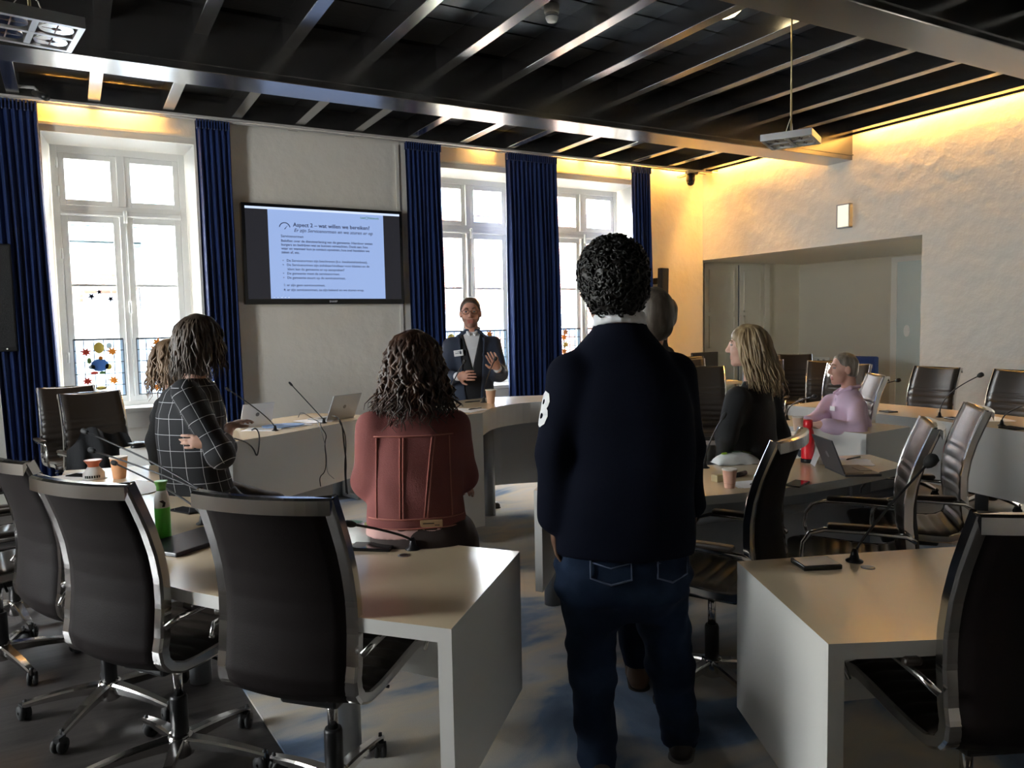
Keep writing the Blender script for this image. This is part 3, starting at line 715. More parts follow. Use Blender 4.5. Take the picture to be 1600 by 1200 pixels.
B = desk([(.98, 5.92), (1.35, 6.10), (1.85, 6.43), (2.45, 6.88)], [(.25, 6.08), (.72, 6.62), (1.35, 7.12), (2.0, 7.5)], 'white-fronted desk with papers and a silver laptop under the wall screen', cols=(.15, .9))
E_ = desk([(4.84, 3.47), (4.80, 3.9), (4.66, 4.45)], [(5.42, 3.52), (5.42, 4.05), (5.25, 4.75)], 'small white desk at which the man in the pink shirt sits', cols=(.5,), pz=.15)
F_ = desk([(5.50, 1.7), (5.76, 2.9), (5.93, 3.7), (5.98, 4.4), (5.93, 5.1)], [(6.25, 1.6), (6.50, 2.8), (6.68, 3.65), (6.73, 4.45), (6.69, 5.2)], 'long right-hand desk row with two tall microphones, along the side wall', cols=(.2, .5, .8))
G_ = desk([(5.65, 6.3), (5.95, 6.08), (6.25, 5.86)], [(6.08, 6.9), (6.38, 6.68), (6.66, 6.46)], 'far white desk showing between the blonde woman and the seated man', cols=(.5,))
# speaker's lectern desk : taller, curved front with deep fascia
C_ = desk([(2.30, 5.32), (2.62, 5.66), (3.05, 5.78), (3.55, 5.62)], [(2.46, 4.76), (2.70, 5.06), (3.10, 5.20), (3.55, 5.02)], 'tall curved speaking desk with a paper cup, in front of the speaking man', z=.95, fascia=.16, cols=(.50,), pz=.20, pm=PANELG, ends=(0, 1))
c = C_.location
o = MB().prism([(2.19, 4.72), (2.46, 4.755), (2.34, 5.33), (2.1, 5.2)], .15, .95, 0, 1).build('end_panel', [DESKT, DESKW], C_); o.matrix_parent_inverse = Matrix.Translation((-c.x, -c.y, 0))
# ================================================================== WALL SCREEN
k_ = (YW-.10)/YW
tx0, tx1, tz0, tz1 = 1.59*k_, 3.361*k_, 1.55+(1.828-1.55)*k_, 1.55+(2.882-1.55)*k_
tv = empty('television', ((tx0+tx1)/2, YW-.06, tz0), 0, 'large black wall-mounted television showing a blue-white slide', 'television')
tw, th_ = (tx1-tx0), (tz1-tz0); bz = .035
bevel(MB().box(-tw/2, tw/2, -.045, .04, 0, th_).build('housing', mat('gloss_black', (.008, .008, .009), .12), tv), .006)
SW, SH = tw-2*bz, th_-2*bz-.02
MB().box(-SW/2, SW/2, -.047, -.0455, bz+.02, bz+.02+SH).build('dark_screen', mat('screen_black', (.006, .006, .007), .22, spec=.25, emit=(.02, .02, .025), estr=.15), tv)
x0, x1 = -SW/2+SW*.135, SW/2-SW*.115
SLIDE = mat('slide_glow', (.02, .03, .05), .2, emit=(.36, .50, .86), estr=.14)
MB().box(x0, x1, -.0485, -.0465, bz+.025, bz+.02+SH*.975).build('slide', SLIDE, tv)
MB().box(-SW/2, SW/2, -.0485, -.0465, bz+.02+SH*.975, bz+.02+SH).build('toolbar_strip', mat('strip_glow', (.05, .05, .05), .2, emit=(.55, .65, .85), estr=.19), tv)
TXT = mat('slide_ink', (.01, .012, .03), .5, emit=(.01, .014, .04), estr=.2); TXTG = mat('slide_green', (.02, .05, .02), .5, emit=(.03, .14, .08), estr=.2)
def slide_text(nm, body, x, z, size, m=TXT, shear=0., bold=.0005, align='LEFT', dz=.045):
    if '\n' in body:
        for i_, ln in enumerate(body.split('\n')): slide_text('slide_line', ln, x, z-i_*dz, size, m, shear, bold, align)
        return
    o = text_mesh(nm, body, size, m, tv, shear, align, bold); o.location = (x0+(x1-x0)*x, -.0495, bz+.02+SH*z); o.rotation_euler = (math.pi/2, 0, 0); tag(o, kind='stuff'); return o
SZ = (x1-x0)
slide_text('slide_title', 'Aspect 2 – wat willen we bereiken?', .205, .80, SZ*.0465, bold=.001)
slide_text('slide_subtitle', 'Er zijn Servicenormen en we sturen er op', .210, .742, SZ*.0405, shear=.25)
slide_text('slide_heading', 'Servicenormen', .10, .678, SZ*.031)
slide_text('slide_body', 'Beloften over de dienstverlening van de gemeente. Hierdoor weten\nburgers en bedrijven wat ze kunnen verwachten. Denk aan: hoe\nwaar en wanneer kun je contact opnemen, hoe snel handelen we\nzaken af, etc.', .10, .628, SZ*.029, bold=.0007, dz=.042)
slide_text('slide_bullets', '•   De Servicenormen zijn beschreven (b.v. kwaliteitshandvest).\n•   De Servicenormen zijn zichtbaar/vindbaar voor klanten en de\n     klant kan de gemeente er op aanspreken?\n•   De gemeente meet de servicenormen.\n•   De gemeente stuurt op de servicenormen.', .105, .412, SZ*.029, dz=.047)
slide_text('slide_scores', '1: er zijn geen servicenormen.\n4: er zijn servicenormen, ze zijn bekend en we sturen erop.', .105, .142, SZ*.029, dz=.052)
slide_text('slide_logo', 'Lean', .790, .925, SZ*.026, TXTG); slide_text('slide_logo', 'Network', .862, .925, SZ*.026, TXTG)
g = MB()
def ring2(cx, cz, r0, r1, a0, a1, n=16):
    v = []
    for k in range(n+1): a = a0+(a1-a0)*k/n; v += [(cx+r0*math.cos(a), -.0495, cz+r0*math.sin(a)), (cx+r1*math.cos(a), -.0495, cz+r1*math.sin(a))]
    g.add(v, [(2*k, 2*k+1, 2*k+3, 2*k+2) for k in range(n)])
gx, gz = x0+SZ*.135, bz+.02+SH*.78
ring2(gx, gz, SZ*.040, SZ*.047, .15, math.pi-.15); g.add([(gx-.008, -.0495, gz-.012), (gx+.004, -.0495, gz-.012), (gx+SZ*.03, -.0495, gz+SZ*.028)], [(0, 1, 2)])
g.build('gauge_icon', TXT, tv)
g = MB(); ring2(x0+SZ*.848, bz+.02+SH*.934, SZ*.010, SZ*.013, 0, 2*math.pi); g.build('logo_ring', TXTG, tv)
for k in range(5): MB().box(x0+SZ*(.02+.03*k), x0+SZ*(.034+.03*k), -.050, -.049, bz+.032, bz+.042).build('slide_control', mat('ctrl_grey', (.2, .22, .26), .5, emit=(.15, .2, .3), estr=.3), tv)
o = text_mesh('maker_name', 'SHARP', .030, mat('silver_print', (.6, .6, .62), .4), tv, 0, 'CENTER', .0006); o.location = (.05, -.0465, .020); o.rotation_euler = (math.pi/2, 0, 0)

# ================================================================== WALL SPEAKERS, CAMERAS, SCONCE, LAMPS
def speaker(x0, x1, z0, z1, lab, tilt=0.):
    cx = (x0+x1)/2; o = empty('column_speaker', (cx, YW, z0), 0, lab, 'speaker')
    bevel(MB().box(-(x1-x0)/2, (x1-x0)/2, -.22, -.13, 0, z1-z0).build('cabinet', mat('speaker_black', (.012, .012, .013), .35), o), .01)
    MB().box(-(x1-x0)/2+.012, (x1-x0)/2-.012, -.226, -.219, .04, z1-z0-.02).build('grille', mat('speaker_mesh', (.02, .02, .021), .6, bump=.6, bscale=400), o)
    MB().box(-.03, .03, -.131, 0, .3*(z1-z0), .3*(z1-z0)+.08).box(-.03, .03, -.131, 0, .8*(z1-z0), .8*(z1-z0)+.08).build('bracket', BLACKP, o)
    MB().lathe([(.008, 0), (.008, .004)], n=8).build('indicator', mat('white_led', (.9, .9, .9), .4), o).matrix_local = Matrix.Translation((.02, -.2265, .025)) @ Matrix.Rotation(math.pi/2, 4, 'X')
    o.rotation_euler = (0, tilt, 0); return o
speaker(-.62, -.425, 1.41, 2.36, 'black column speaker on the wall beside the first window')
speaker(6.99, 7.12, 1.25, 2.30, 'black column speaker on the wall in the corner by the side room', .03)
# dome camera in the corner
p = PY(1079, 284, YW-.35)
cm = empty('dome_camera', p, 0, 'black dome security camera under the ceiling in the far corner', 'camera')
MB().box(-.07, .11, -.03, .03, .10, .14).box(.05, .11, -.03, .33, .11, .135).build('bracket', TR, cm)
MB().lathe([(.052, .11), (.060, .10), (.060, .02), (.055, .0)], n=18).build('housing', BLACKP, cm)
MB().lathe([(.053, .0), (.050, -.022), (.036, -.045), (.012, -.056), (.001, -.057)], n=18).build('dome', mat('smoked_dome', (.02, .02, .02), .05), cm)
# bullet camera between joists at the left
p = PY(62, 146, 7.9)
cm = empty('bullet_camera', p, 0, 'small bullet security camera on an arm between the ceiling joists', 'camera')
MB().tube([(-.20, .05, .05), (-.04, .02, .05), (-.02, 0, .02)], .014, 8).build('arm', TR, cm)
MB().tube([(-.04, .03, .01), (.02, -.05, -.03), (.05, -.10, -.055)], [.026, .028, .030], 12).build('barrel', BLACKP, cm)
# smoke detector
p = PZ(862, 8, ZT)
sd = empty('smoke_detector', (p[0], p[1], 3.72), 0, 'white round smoke detector on the ceiling between two joists', 'smoke detector')
MB().lathe([(.055, .12), (.055, .07), (.050, .06)], n=20).build('base', WHITEP, sd); MB().lathe([(.045, .062), (.047, .03), (.036, .005), (.02, 0)], n=20).build('sensor_head', WHITEP, sd)
MB().lathe([(.0475, .034), (.0475, .042)], n=20).build('slot_ring', GREYM, sd)
# round ceiling light
p = PZ(1133, 24, 3.74)
cl = empty('ceiling_light', (p[0], p[1], 3.73), 0, 'small oval bulkhead lamp glowing warm between two joists', 'lamp')
MB().lathe([(.13, .11), (.13, .07), (.12, .065)], n=24).build('rim', GREYM, cl)
MB().lathe([(.118, .068), (.112, .04), (.08, .012), (.03, 0), (.002, 0)], n=24).build('diffuser', mat('warm_diffuser', (.9, .85, .7), .4, emit=(1, .78, .42), estr=2.5), cl)
# sconce niche on the right wall
a, bq = PX(1312, 321, XR), PX(1332, 355, XR)
sc = empty('wall_sconce', (XR, (a[1]+bq[1])/2, bq[2]), 0, 'small rectangular wall light glowing on the right wall above the opening', 'lamp')
hw = abs(a[1]-bq[1])/2; hh = a[2]-bq[2]
MB().box(-.06, 0, -hw, -hw+.012, 0, hh).box(-.06, 0, hw-.012, hw, 0, hh).box(-.06, 0, -hw, hw, hh-.012, hh).box(-.06, 0, -hw, hw, 0, .012).build('frame', GREYM, sc)
MB().box(-.052, -.048, -hw+.012, hw-.012, .012, hh-.012).build('opal_panel', mat('opal_glow', (.8, .76, .66), .4, emit=(1, .86, .6), estr=.14), sc)
MB().box(-.05, -.02, -hw+.02, hw-.02, .012, .05).build('bulb', mat('bulb_glow', (1, .9, .7), .4, emit=(1, .75, .4), estr=.8), sc)
# hanging four-spot lamps
ALU = mat('brushed_aluminium', (.55, .55, .56), .32, .85)
def spot_lamp(x, y, z, rz, lab, s=1.):
    L = empty('spot_lamp', (x, y, z), rz, lab, 'lamp')
    H = .165*s; f_ = MB(); t = .022
    f_.box(-H, H, -H, -H+t, -.018, .026); f_.box(-H, H, H-t, H, -.018, .026); f_.box(-H, -H+t, -H+t, H-t, -.018, .026); f_.box(H-t, H, -H+t, H-t, -.018, .026)
    f_.box(-t/2, t/2, -H+t, H-t, -.0165, .02); f_.box(-H+t, H-t, -t/2, t/2, -.017, .021)
    f_.build('frame', ALU, L)
    MB().box(-H+t, H-t, -H+t, H-t, .022, .027).build('back_plate', mat('warm_plate', (.45, .33, .2), .5), L)
    for sx in (-1, 1):
        for sy in (-1, 1):
            c = (sx*H*.47, sy*H*.47, 0)
            o = MB().lathe([(.060*s, -.012), (.064*s, -.004), (.056*s, .004), (.044*s, .012), (.028*s, .018), (.001, .020)], c, 22).build('spot', mat('reflector', (.8, .78, .76), .12, 1.0), L)
            MB().tube([(c[0]-.05*s, c[1], -.008), (c[0]+.05*s, c[1], -.008)], .005, 5).tube([(c[0], c[1]-.05*s, -.008), (c[0], c[1]+.05*s, -.008)], .005, 5).lathe([(.018*s, -.012), (.018*s, -.002)], c, 12).build('lamp_bridge', mat('bridge_dark', (.10, .05, .04), .4), o)
    MB().tube([(0, 0, .05), (0, 0, ZT-z)], .006, 6).build('rod', mat('brass_rod', (.45, .38, .2), .35, .8), L)
    MB().tube([(.05, 0, .05), (.03, 0, .11), (0, 0, .13)], .0025, 4).tube([(-.06, .02, .05), (-.05, .01, .09), (0, 0, .16)], .0025, 4).build('wire', WHITEP, L)
    return L
p = CC+ray(48, 44)*3.05; spot_lamp(p[0], p[1], p[2], .15, 'hanging square lamp with four spots near the left picture edge', 1.0)
p = CC+ray(1236, 219)*5.25; spot_lamp(p[0], p[1], p[2], .5, 'hanging square lamp with four spots below the far main beam', 1.0)

# ================================================================== THINGS ON THE DESKS
def mic(base, tip, lab, bend=.35, ball=.012, z=.74, group=None):
    b = np.array([base[0], base[1], z]); t = np.array(tip, float); o = empty('gooseneck_microphone', b, 0, lab, 'microphone', group)
    MB().lathe([(.028, 0), (.028, .004), (.016, .010), (.010, .035), (.006, .045)], n=14).build('foot', BLACKP, o)
    d = t-b; pts = []
    for k in range(13):
        s = k/12; h = np.array([d[0]*s**(1+bend*2), d[1]*s**(1+bend*2), .03+(d[2]-.03)*s**(1-bend*.45)]); pts.append(h)
    MB().tube(pts, .0045, 6).build('neck', BLACKP, o)
    u = pts[-1]-pts[-2]; u /= np.linalg.norm(u)
    MB().tube([pts[-1]-u*.004, pts[-1]+u*.006, pts[-1]+u*.02, pts[-1]+u*.04, pts[-1]+u*.048], [ball*.4, ball*.8, ball, ball*.9, ball*.3], 10).build('head', RUBBER, o)
    return o
def wd(px, py, w): return CC+ray(px, py)*w
m1 = PZ(330, 845, .74); mic((.53, 3.18), wd(137, 676, 3.55), 'long gooseneck microphone leaning highest across the left desk', .25, .013)
mic((.62, 3.05), wd(148, 705, 3.6), 'long gooseneck microphone leaning just below the highest one on the left desk', .25, .014)
mic((.44, 3.45), wd(182, 725, 3.75), 'gooseneck microphone reaching towards the orange paper cup', .25, .013)
p = PZ(645, 858, .74); mic(p, wd(555, 820, 2.62), 'gooseneck microphone bent low beside the woman in the red jacket', .1, .012)
p = PZ(1335, 877, .74); mic(p, wd(1447, 728, 2.55), 'long gooseneck microphone rising from the near right desk', .06, .021)
p = PZ(1468, 652, .74); mic(p, wd(1528, 588, 6.0), 'tall gooseneck microphone before the chair next to the man in the pink shirt', .35, .02)
p = PZ(1565, 665, .74); mic(p, wd(1622, 628, 5.5), 'tall gooseneck microphone on the right desk row, second from the man in pink', .35, .018)
p = PZ(1101, 731, .74); mic(p, wd(1128, 655, 4.2), 'thin gooseneck microphone standing behind the wipes pack', .2, .012)
p = PZ(1232, 660, .74); mic((5.05, 4.35), wd(1270, 620, 5.9), 'gooseneck microphone pointing at the man in the pink shirt', .45, .018)
p = PZ(506, 661, .74); mic(p, wd(457, 603, 6.5), 'gooseneck microphone standing tall beside the silver laptop', .0, .010)
p = PZ(430, 673, .74); mic(p, wd(360, 611, 6.1), 'gooseneck microphone by the papers on the far white desk', .1, .010)
p = PZ(756, 629, .95); mic(p, wd(773, 563, 5.75), 'slim gooseneck microphone before the speaking man, beside the paper cup', .25, .014, .95)
p = PZ(697, 634, .95); mic(p, wd(724, 567, 5.5), 'slim gooseneck microphone rising under the speaking man\'s open hand', .1, .013, .95)
p = PZ(1400, 612, .74); mic((6.15, 4.55), wd(1400, 595, 6.6), 'small gooseneck microphone behind the man in the pink shirt', .4, .018)

CUPM = mat('orange_paper_cup', (.80, .42, .22), .6, var=.15, vscale=30); CUPW = mat('cup_inside', (.8, .74, .66), .6)
def cup(x, y, z, lab, m=CUPM, s=1.):
    o = empty('paper_cup', (x, y, z), 0, lab, 'cup')
    MB().lathe([(.024*s, 0), (.0255*s, .004), (.035*s, .088*s), (.037*s, .090*s), (.037*s, .093*s), (.034*s, .092*s), (.025*s, .008)], n=22, mi=[0, 0, 0, 0, 0, 1]).build('cup_wall', [m, CUPW], o)
    MB().lathe([(.0362*s, .0875*s), (.0378*s, .090*s), (.0362*s, .0945*s)], n=22).build('rim', CUPW, o)
    MB().lathe([(.0252*s, .006), (.0278*s, .024*s)], n=22).build('base_band', mat('rust_band', (.45, .17, .08), .6), o)
    return o
p = PZ(187, 747, .74); cup(p[0], p[1], .74, 'orange paper cup at the far end of the long left desk', s=1.3)
p = PZ(1140, 762, .74); cup(p[0], p[1], .74, 'pale pink paper cup on the curved middle table', mat('pink_cup', (.72, .42, .32), .6, var=.12, vscale=30))
p = PZ(767, 630, .95); cup(p[0], p[1], .95, 'brown paper cup standing on the tall speaking desk', mat('tan_cup', (.70, .42, .27), .6), 1.15)
p = PZ(1243, 672, .74); cup(p[0], p[1]-.02, .74, 'beige paper cup before the man in the pink shirt', mat('beige_cup', (.74, .52, .38), .6), 1.1)
# bottles
def bottle(x, y, lab, cbody, ccap, cup_=True, text=None, s=1.):
    o = empty('drink_bottle', (x, y, .74), 0, lab, 'bottle')
    MB().lathe([(.030*s, 0), (.034*s, .006), (.0345*s, .15*s), (.0335*s, .152*s)], n=24).build('lower_body', cbody, o)
    MB().lathe([(.0335*s, .150*s), (.0335*s, .195*s), (.026*s, .222*s), (.021*s, .232*s)], n=24).build('white_shoulder', mat('bottle_white', (.78, .77, .72), .4), o)
    MB().lathe([(.021*s, .228*s), (.021*s, .250*s), (.023*s, .256*s), (.029*s, .272*s), (.030*s, .276*s), (.026*s, .276*s)], n=24).build('cap', ccap, o)
    return o
GREEN = mat('bright_green_plastic', (.09, .50, .04), .35)
p = PZ(256, 842, .74); gb = bottle(p[0], p[1], 'bright green drink bottle with white shoulder on the left desk', GREEN, mat('green_cap', (.18, .50, .10), .4), s=.84)
o = MB().add([(x_*.84, y_*.84, z_*.84) for x_, y_, z_ in [(.0, -.0345, .158), (.012, -.033, .158), (.016, -.032, .178), (.004, -.0345, .19), (-.012, -.033, .186), (-.004, -.0345, .180), (.004, -.0345, .174)]], [(0, 1, 2, 3, 4, 5, 6)]).build('emblem', BLACKP, gb)
o.rotation_euler = (0, 0, heading(-gb.location.x, -gb.location.y)+math.pi)
wb = PZ(147, 748, .74)
o = empty('drink_bottle', (wb[0], wb[1], .74), 0, 'squat white drink bottle with a flared red-brown cap on the left desk', 'bottle')
MB().lathe([(.052, 0), (.056, .006), (.055, .035), (.032, .066), (.027, .072)], n=24).build('body', mat('bottle_white2', (.74, .72, .68), .4), o)
MB().lathe([(.029, .069), (.029, .080), (.034, .088), (.046, .103), (.047, .107), (.042, .107)], n=24).build('cap', mat('rust_cap', (.50, .13, .06), .4), o)
for k in range(7): a_ = -2.4+k*.22; MB().box(-.004, .004, -.0008, .0008, .012, .026).build('print_mark', BLACKP, o).matrix_local = Matrix.Rotation(a_+math.pi/2, 4, 'Z') @ Matrix.Translation((0, -.0565, 0))
p = PZ(1262, 722, .74); rb = empty('drink_bottle', (p[0], p[1], .74), 0, 'bright red drink bottle standing on the middle table', 'bottle')
RED = mat('red_plastic', (.75, .02, .03), .3)
MB().lathe([(.034, .018), (.036, .03), (.036, .15), (.030, .18), (.022, .2)], n=22).build('body', RED, rb); MB().lathe([(.038, 0), (.038, .022)], n=22).build('base', BLACKP, rb); MB().lathe([(.024, .198), (.026, .205), (.026, .24), (.02, .245)], n=22).build('cap', RED, rb)
# laptops
def laptop(x, y, z, rz, w, d, ang, lab, lidm, basem=None, h=None):
    o = empty('laptop', (x, y, z), rz, lab, 'laptop')
    bevel(MB().box(-w/2, w/2, -d/2, d/2, 0, .015).build('base', basem or lidm, o), .004)
    MB().box(-w/2+.02, w/2-.02, -d*.05, d*.42, .015, .017).build('keyboard', BLACKP, o); MB().box(-.05, .05, -d*.42, -d*.1, .015, .0165).build('trackpad', lidm, o)
    l = bevel(MB().box(-w/2, w/2, -.004, .004, 0, h or d).build('lid', lidm, o), .003); l.location = (0, d/2, .014); l.rotation_euler = (ang, 0, 0)
    MB().box(-w/2+.01, w/2-.01, -.0055, -.004, .015, (h or d)-.012).build('screen', mat('laptop_screen', (.03, .03, .035), .1), l)
    MB().lathe([(.018, 0), (.018, .0015)], n=14).build('lid_emblem', mat('dark_emblem', (.15, .15, .16), .3), l).matrix_local = Matrix.Translation((0, .0055, d*.5)) @ Matrix.Rotation(math.pi/2, 4, 'X')
    return o
SILV = mat('silver_laptop', (.45, .46, .46), .35, .6)
p = PZ(519, 657, .74)
laptop(p[0]+.03, p[1]+.13, .74, heading(.45, -.89), .34, .24, -.45, 'open silver laptop at the end of the far white desk', SILV)
p = PZ(1330, 738, .74)
laptop(p[0]+.01, p[1]+.0, .74, heading(-.87, .49), .26, .19, -.38, 'open black tablet laptop with a keyboard on the curved middle table', mat('grey_dark_plastic', (.05, .05, .055), .4))
p = PZ(300, 845, .74)
bevel(MB().box(-.16, .16, -.11, .11, 0, .016).build('closed_laptop', mat('dark_slate', (.018, .02, .028), .35)), .004)
cl_ = bpy.data.objects['closed_laptop']; cl_.location = (p[0]-.01, p[1]-.03, .74); cl_.rotation_euler = (0, 0, .6); tag(cl_, 'closed dark laptop lying on the left desk by the green bottle', 'laptop')
p = PZ(399, 668, .74); laptop(p[0]-.02, p[1]+.16, .74, heading(.35, -.93), .30, .2, -.35, 'open white laptop beside the cables on the far white desk', mat('white_laptop', (.75, .76, .78), .4))
# phones
PHM = mat('phone_black', (.012, .012, .014), .15)
def phone(px, py, rz, lab, w=.075, l=.15, zz=.74, h=.009):
    p = PZ(px, py, zz); o = empty('phone', (p[0], p[1], zz), rz, lab, 'phone')
    bevel(MB().box(-w/2, w/2, -l/2, l/2, 0, h).build('case', PHM, o), .003); MB().box(-w/2+.004, w/2-.004, -l/2+.006, l/2-.006, h, h+.0006).build('glass', mat('phone_glass', (.02, .02, .022), .06), o)
    return o
phone(582, 857, .9, 'flat black tablet lying beside the woman in the red jacket', .085, .16, h=.012)
phone(1275, 884, -.42, 'flat black tablet lying on the near right desk', .13, .10, h=.016)
phone(1246, 757, -1.2, 'black phone lying by the chair on the curved middle table')
phone(291, 799, .5, 'black phone lying behind the closed laptop on the left desk')
phone(127, 744, .8, 'dark phone lying beside the white bottle')
phone(1388, 644, 1.3, 'black conference unit lying on the right desk row behind the man in pink', .12, .10, h=.012)
phone(1492, 655, 1.3, 'black conference unit lying beside the taller right microphone', .12, .10, h=.012)
phone(1582, 670, 1.3, 'black conference unit lying at the picture edge on the right desk row', .14, .11, h=.012)
# desk grommets
for px, py, lab in ((631, 868, 'round dark cable grommet set into the left desk'), (1356, 887, 'round silver cable grommet set into the near right desk')):
    p = PZ(px, py, .74); o = empty('cable_grommet', (p[0], p[1], .74), 0, lab, 'grommet')
    MB().lathe([(.022, 0), (.022, .002), (.017, .0025)], n=18).build('ring', STEEL, o); MB().lathe([(.016, .001), (.016, .0028)], n=16).build('cap', BLACKP if px < 700 else STEEL, o)
# paper sheets
def sheets(px, py, rz, lab, w=.21, l=.297, n=3, z=.74, cat='paper'):
    p = PZ(px, py, z); o = empty('paper_sheets', (p[0], p[1], z), rz, lab, cat)
    for k in range(n): MB().obox((0, 0, .001+.0015*k), (w/2*math.cos(.12*k), w/2*math.sin(.12*k), 0), (-l/2*math.sin(.12*k), l/2*math.cos(.12*k), 0), (0, 0, .0006)).build('sheet', PAPER, o)
    return o
sheets(455, 665, .4, 'loose white papers spread on the far white desk', .21, .297, 4)
sheets(412, 671, .9, 'white papers lying beside the white laptop on the far desk', .21, .297, 3)
sheets(490, 658, .2, 'white papers lying behind the microphone by the silver laptop', .21, .297, 3)
sheets(215, 762, .5, 'white papers lying on the left desk beside the plaid-jacketed woman', .25, .36, 3)
sheets(120, 747, .2, 'white papers at the far end of the left desk', .22, .30, 2)
sheets(1178, 757, 1.1, 'white notepad with a pen lying on the curved middle table', .15, .21, 3)
sheets(1320, 722, .7, 'white papers lying behind the tablet laptop', .21, .28, 2)
sheets(722, 641, .5, 'white papers lying on the tall speaking desk', .21, .297, 2, z=.95)
sheets(1242, 678, .6, 'white papers before the man in the pink shirt', .2, .25, 2)
sheets(1530, 655, .9, 'white papers lying between the right desk-row microphones', .3, .4, 2)
o = MB().lathe([(.11, 0), (.14, .004), (.15, .012), (.145, .012), (.11, .006)], n=28).build('blue_folder', mat('blue_folder', (.25, .38, .62), .5)); p = PZ(445, 668, .74); o.location = (p[0], p[1]+.05, .745); o.scale = (1.2, .8, 1); tag(o, 'pale blue round tray of papers on the far white desk', 'tray')
# pens
def pen(px, py, rz, lab, z=.742, m=BLACKP):
    p = PZ(px, py, z); o = empty('pen', (p[0], p[1], z+.008), rz, lab, 'pen')
    MB().tube([(-.07, 0, 0), (-.055, 0, 0), (.07, 0, 0)], [.002, .005, .005], 8).build('barrel', m, o); MB().box(.02, .065, .004, .0065, -.001, .004).build('clip', STEEL, o)
pen(1184, 756, .2, 'dark pen lying on the notepad', .745); pen(742, 640, .4, 'black pen lying on the speaking desk papers', .955); pen(738, 629, .1, 'small dark pen lying under the microphone on the speaking desk', .952); pen(1333, 718, .1, 'dark pen lying behind the tablet laptop')
# marker box and black marker by the cup
p = PZ(1122, 752, .74); o = bevel(MB().box(-.028, .028, -.022, .022, 0, .035).build('glass_jar_lid', mat('gold_silver_tin', (.6, .5, .3), .3, .6)), .004); o.location = (p[0], p[1], .74); tag(o, 'small metal tin beside the pale pink cup', 'tin')
o = MB().tube([(-.05, 0, .012), (.05, 0, .012)], .012, 10).build('marker', BLACKP); p = PZ(1157, 744, .74); o.location = (p[0], p[1], .74); o.rotation_euler = (0, 0, .25); tag(o, 'black marker lying behind the pale pink cup', 'marker')
# computer mouse and keyboard edge on the far desk
p = PZ(217, 699, .74); ms = empty('computer_mouse', (p[0], p[1], .74), .4, 'black computer mouse on the end of the far white desk', 'mouse')
o = MB().lathe([(.0, .036), (.02, .034), (.034, .022), (.038, .008), (.036, 0)][::-1], n=18).build('shell', BLACKP, ms); o.scale = (1.5, .95, 1)
MB().tube([(.05, 0, .01), (.10, .03, .006), (.16, .1, .004)], .002, 5).build('cable', BLACKP, ms)
p = PZ(238, 693, .74); o = bevel(MB().box(-.2, .2, -.07, .07, 0, .016).build('keyboard', BLACKP), .004); o.location = (p[0]+.05, p[1]+.02, .74); o.rotation_euler = (0, 0, .3); tag(o, 'black keyboard beside the computer mouse on the far white desk', 'keyboard')
# wipes packs
def wipes(px, py, rz, lab, s=1.):
    p = PZ(px, py, .74); o = empty('wipes_pack', (p[0], p[1], .74), rz, lab, 'wipes pack')
    P = []
    for i in range(17):
        u = -1+2*i/16; row = []
        for j in range(11):
            v = -1+2*j/10; h = .055*(max(0, 1-abs(u)**2.6))**.6*(max(0, 1-abs(v)**3))**.6+.002+.004*math.sin(9*u+4*v)*(1-abs(u))
            row.append((u*.125*s, v*.07*s*(1-.12*abs(u)**3), h*s))
        P.append(row)
    MB().grid(P).grid([[(q[0], q[1], .0005) for q in r] for r in P], flip=True).build('foil_bag', mat('white_foil', (.78, .78, .74), .3, bump=.4, bscale=25, var=.05), o)
    def patch(cx, cy, rx, ry, m, nm):
        n = 18; v = []
        for k in range(n):
            uu = (cx+rx*math.cos(2*math.pi*k/n)); vv = (cy+ry*math.sin(2*math.pi*k/n)); h = .055*(max(0, 1-abs(uu)**2.6))**.6*(max(0, 1-abs(vv)**3))**.6+.0085
            v.append((uu*.125*s, vv*.07*s, h*s))
        MB().add(v, [tuple(range(n))]).build(nm, m, o)
    patch(0, .1, .28, .38, mat('dark_green_print', (.03, .16, .05), .4), 'lid_label'); patch(.55, .2, .18, .42, mat('lime_print', (.35, .55, .03), .4), 'lime_print'); patch(-.55, .0, .12, .3, mat('lime_print', (.35, .55, .03), .4), 'lime_print')
wipes(1150, 723, -.35, 'white and green pack of wipes before the blonde woman', 1.05); wipes(553, 840, -.9, 'white and green pack of wipes beside the woman in the red jacket', 1.0)
# table microphone with foam head + name stand on the middle table
p = PZ(1297, 722, .74); o = empty('conference_microphone', (p[0], p[1], .74), 0, 'short microphone with a thick grey foam head behind the tablet laptop', 'microphone')
MB().lathe([(.02, 0), (.033, .008), (.038, .030), (.036, .055), (.024, .074), (.002, .08)], n=20).build('foam_head', mat('grey_foam', (.06, .055, .05), .95, bump=.5, bscale=150), o)
MB().tube([(-.02, -.01, .01), (-.08, -.03, .006)], .006, 6).build('stem', BLACKP, o)
p = PZ(1283, 726, .74); o = MB().prism([(-.10, 0), (0, -.075), (.0, .075)], 0, .001).v
tc = empty('name_card', (p[0]+.02, p[1]+.04, .74), .9, 'white folded name card standing behind the red bottle', 'name card')
MB().add([(-.11, -.04, 0), (.11, -.04, 0), (.11, 0, .10), (-.11, 0, .10)], [(0, 1, 2, 3), (3, 2, 1, 0)]).build('front_leaf', PAPER, tc); MB().add([(-.11, .04, 0), (.11, .04, 0), (.11, 0, .10), (-.11, 0, .10)], [(0, 1, 2, 3), (3, 2, 1, 0)]).build('back_leaf', PAPER, tc)
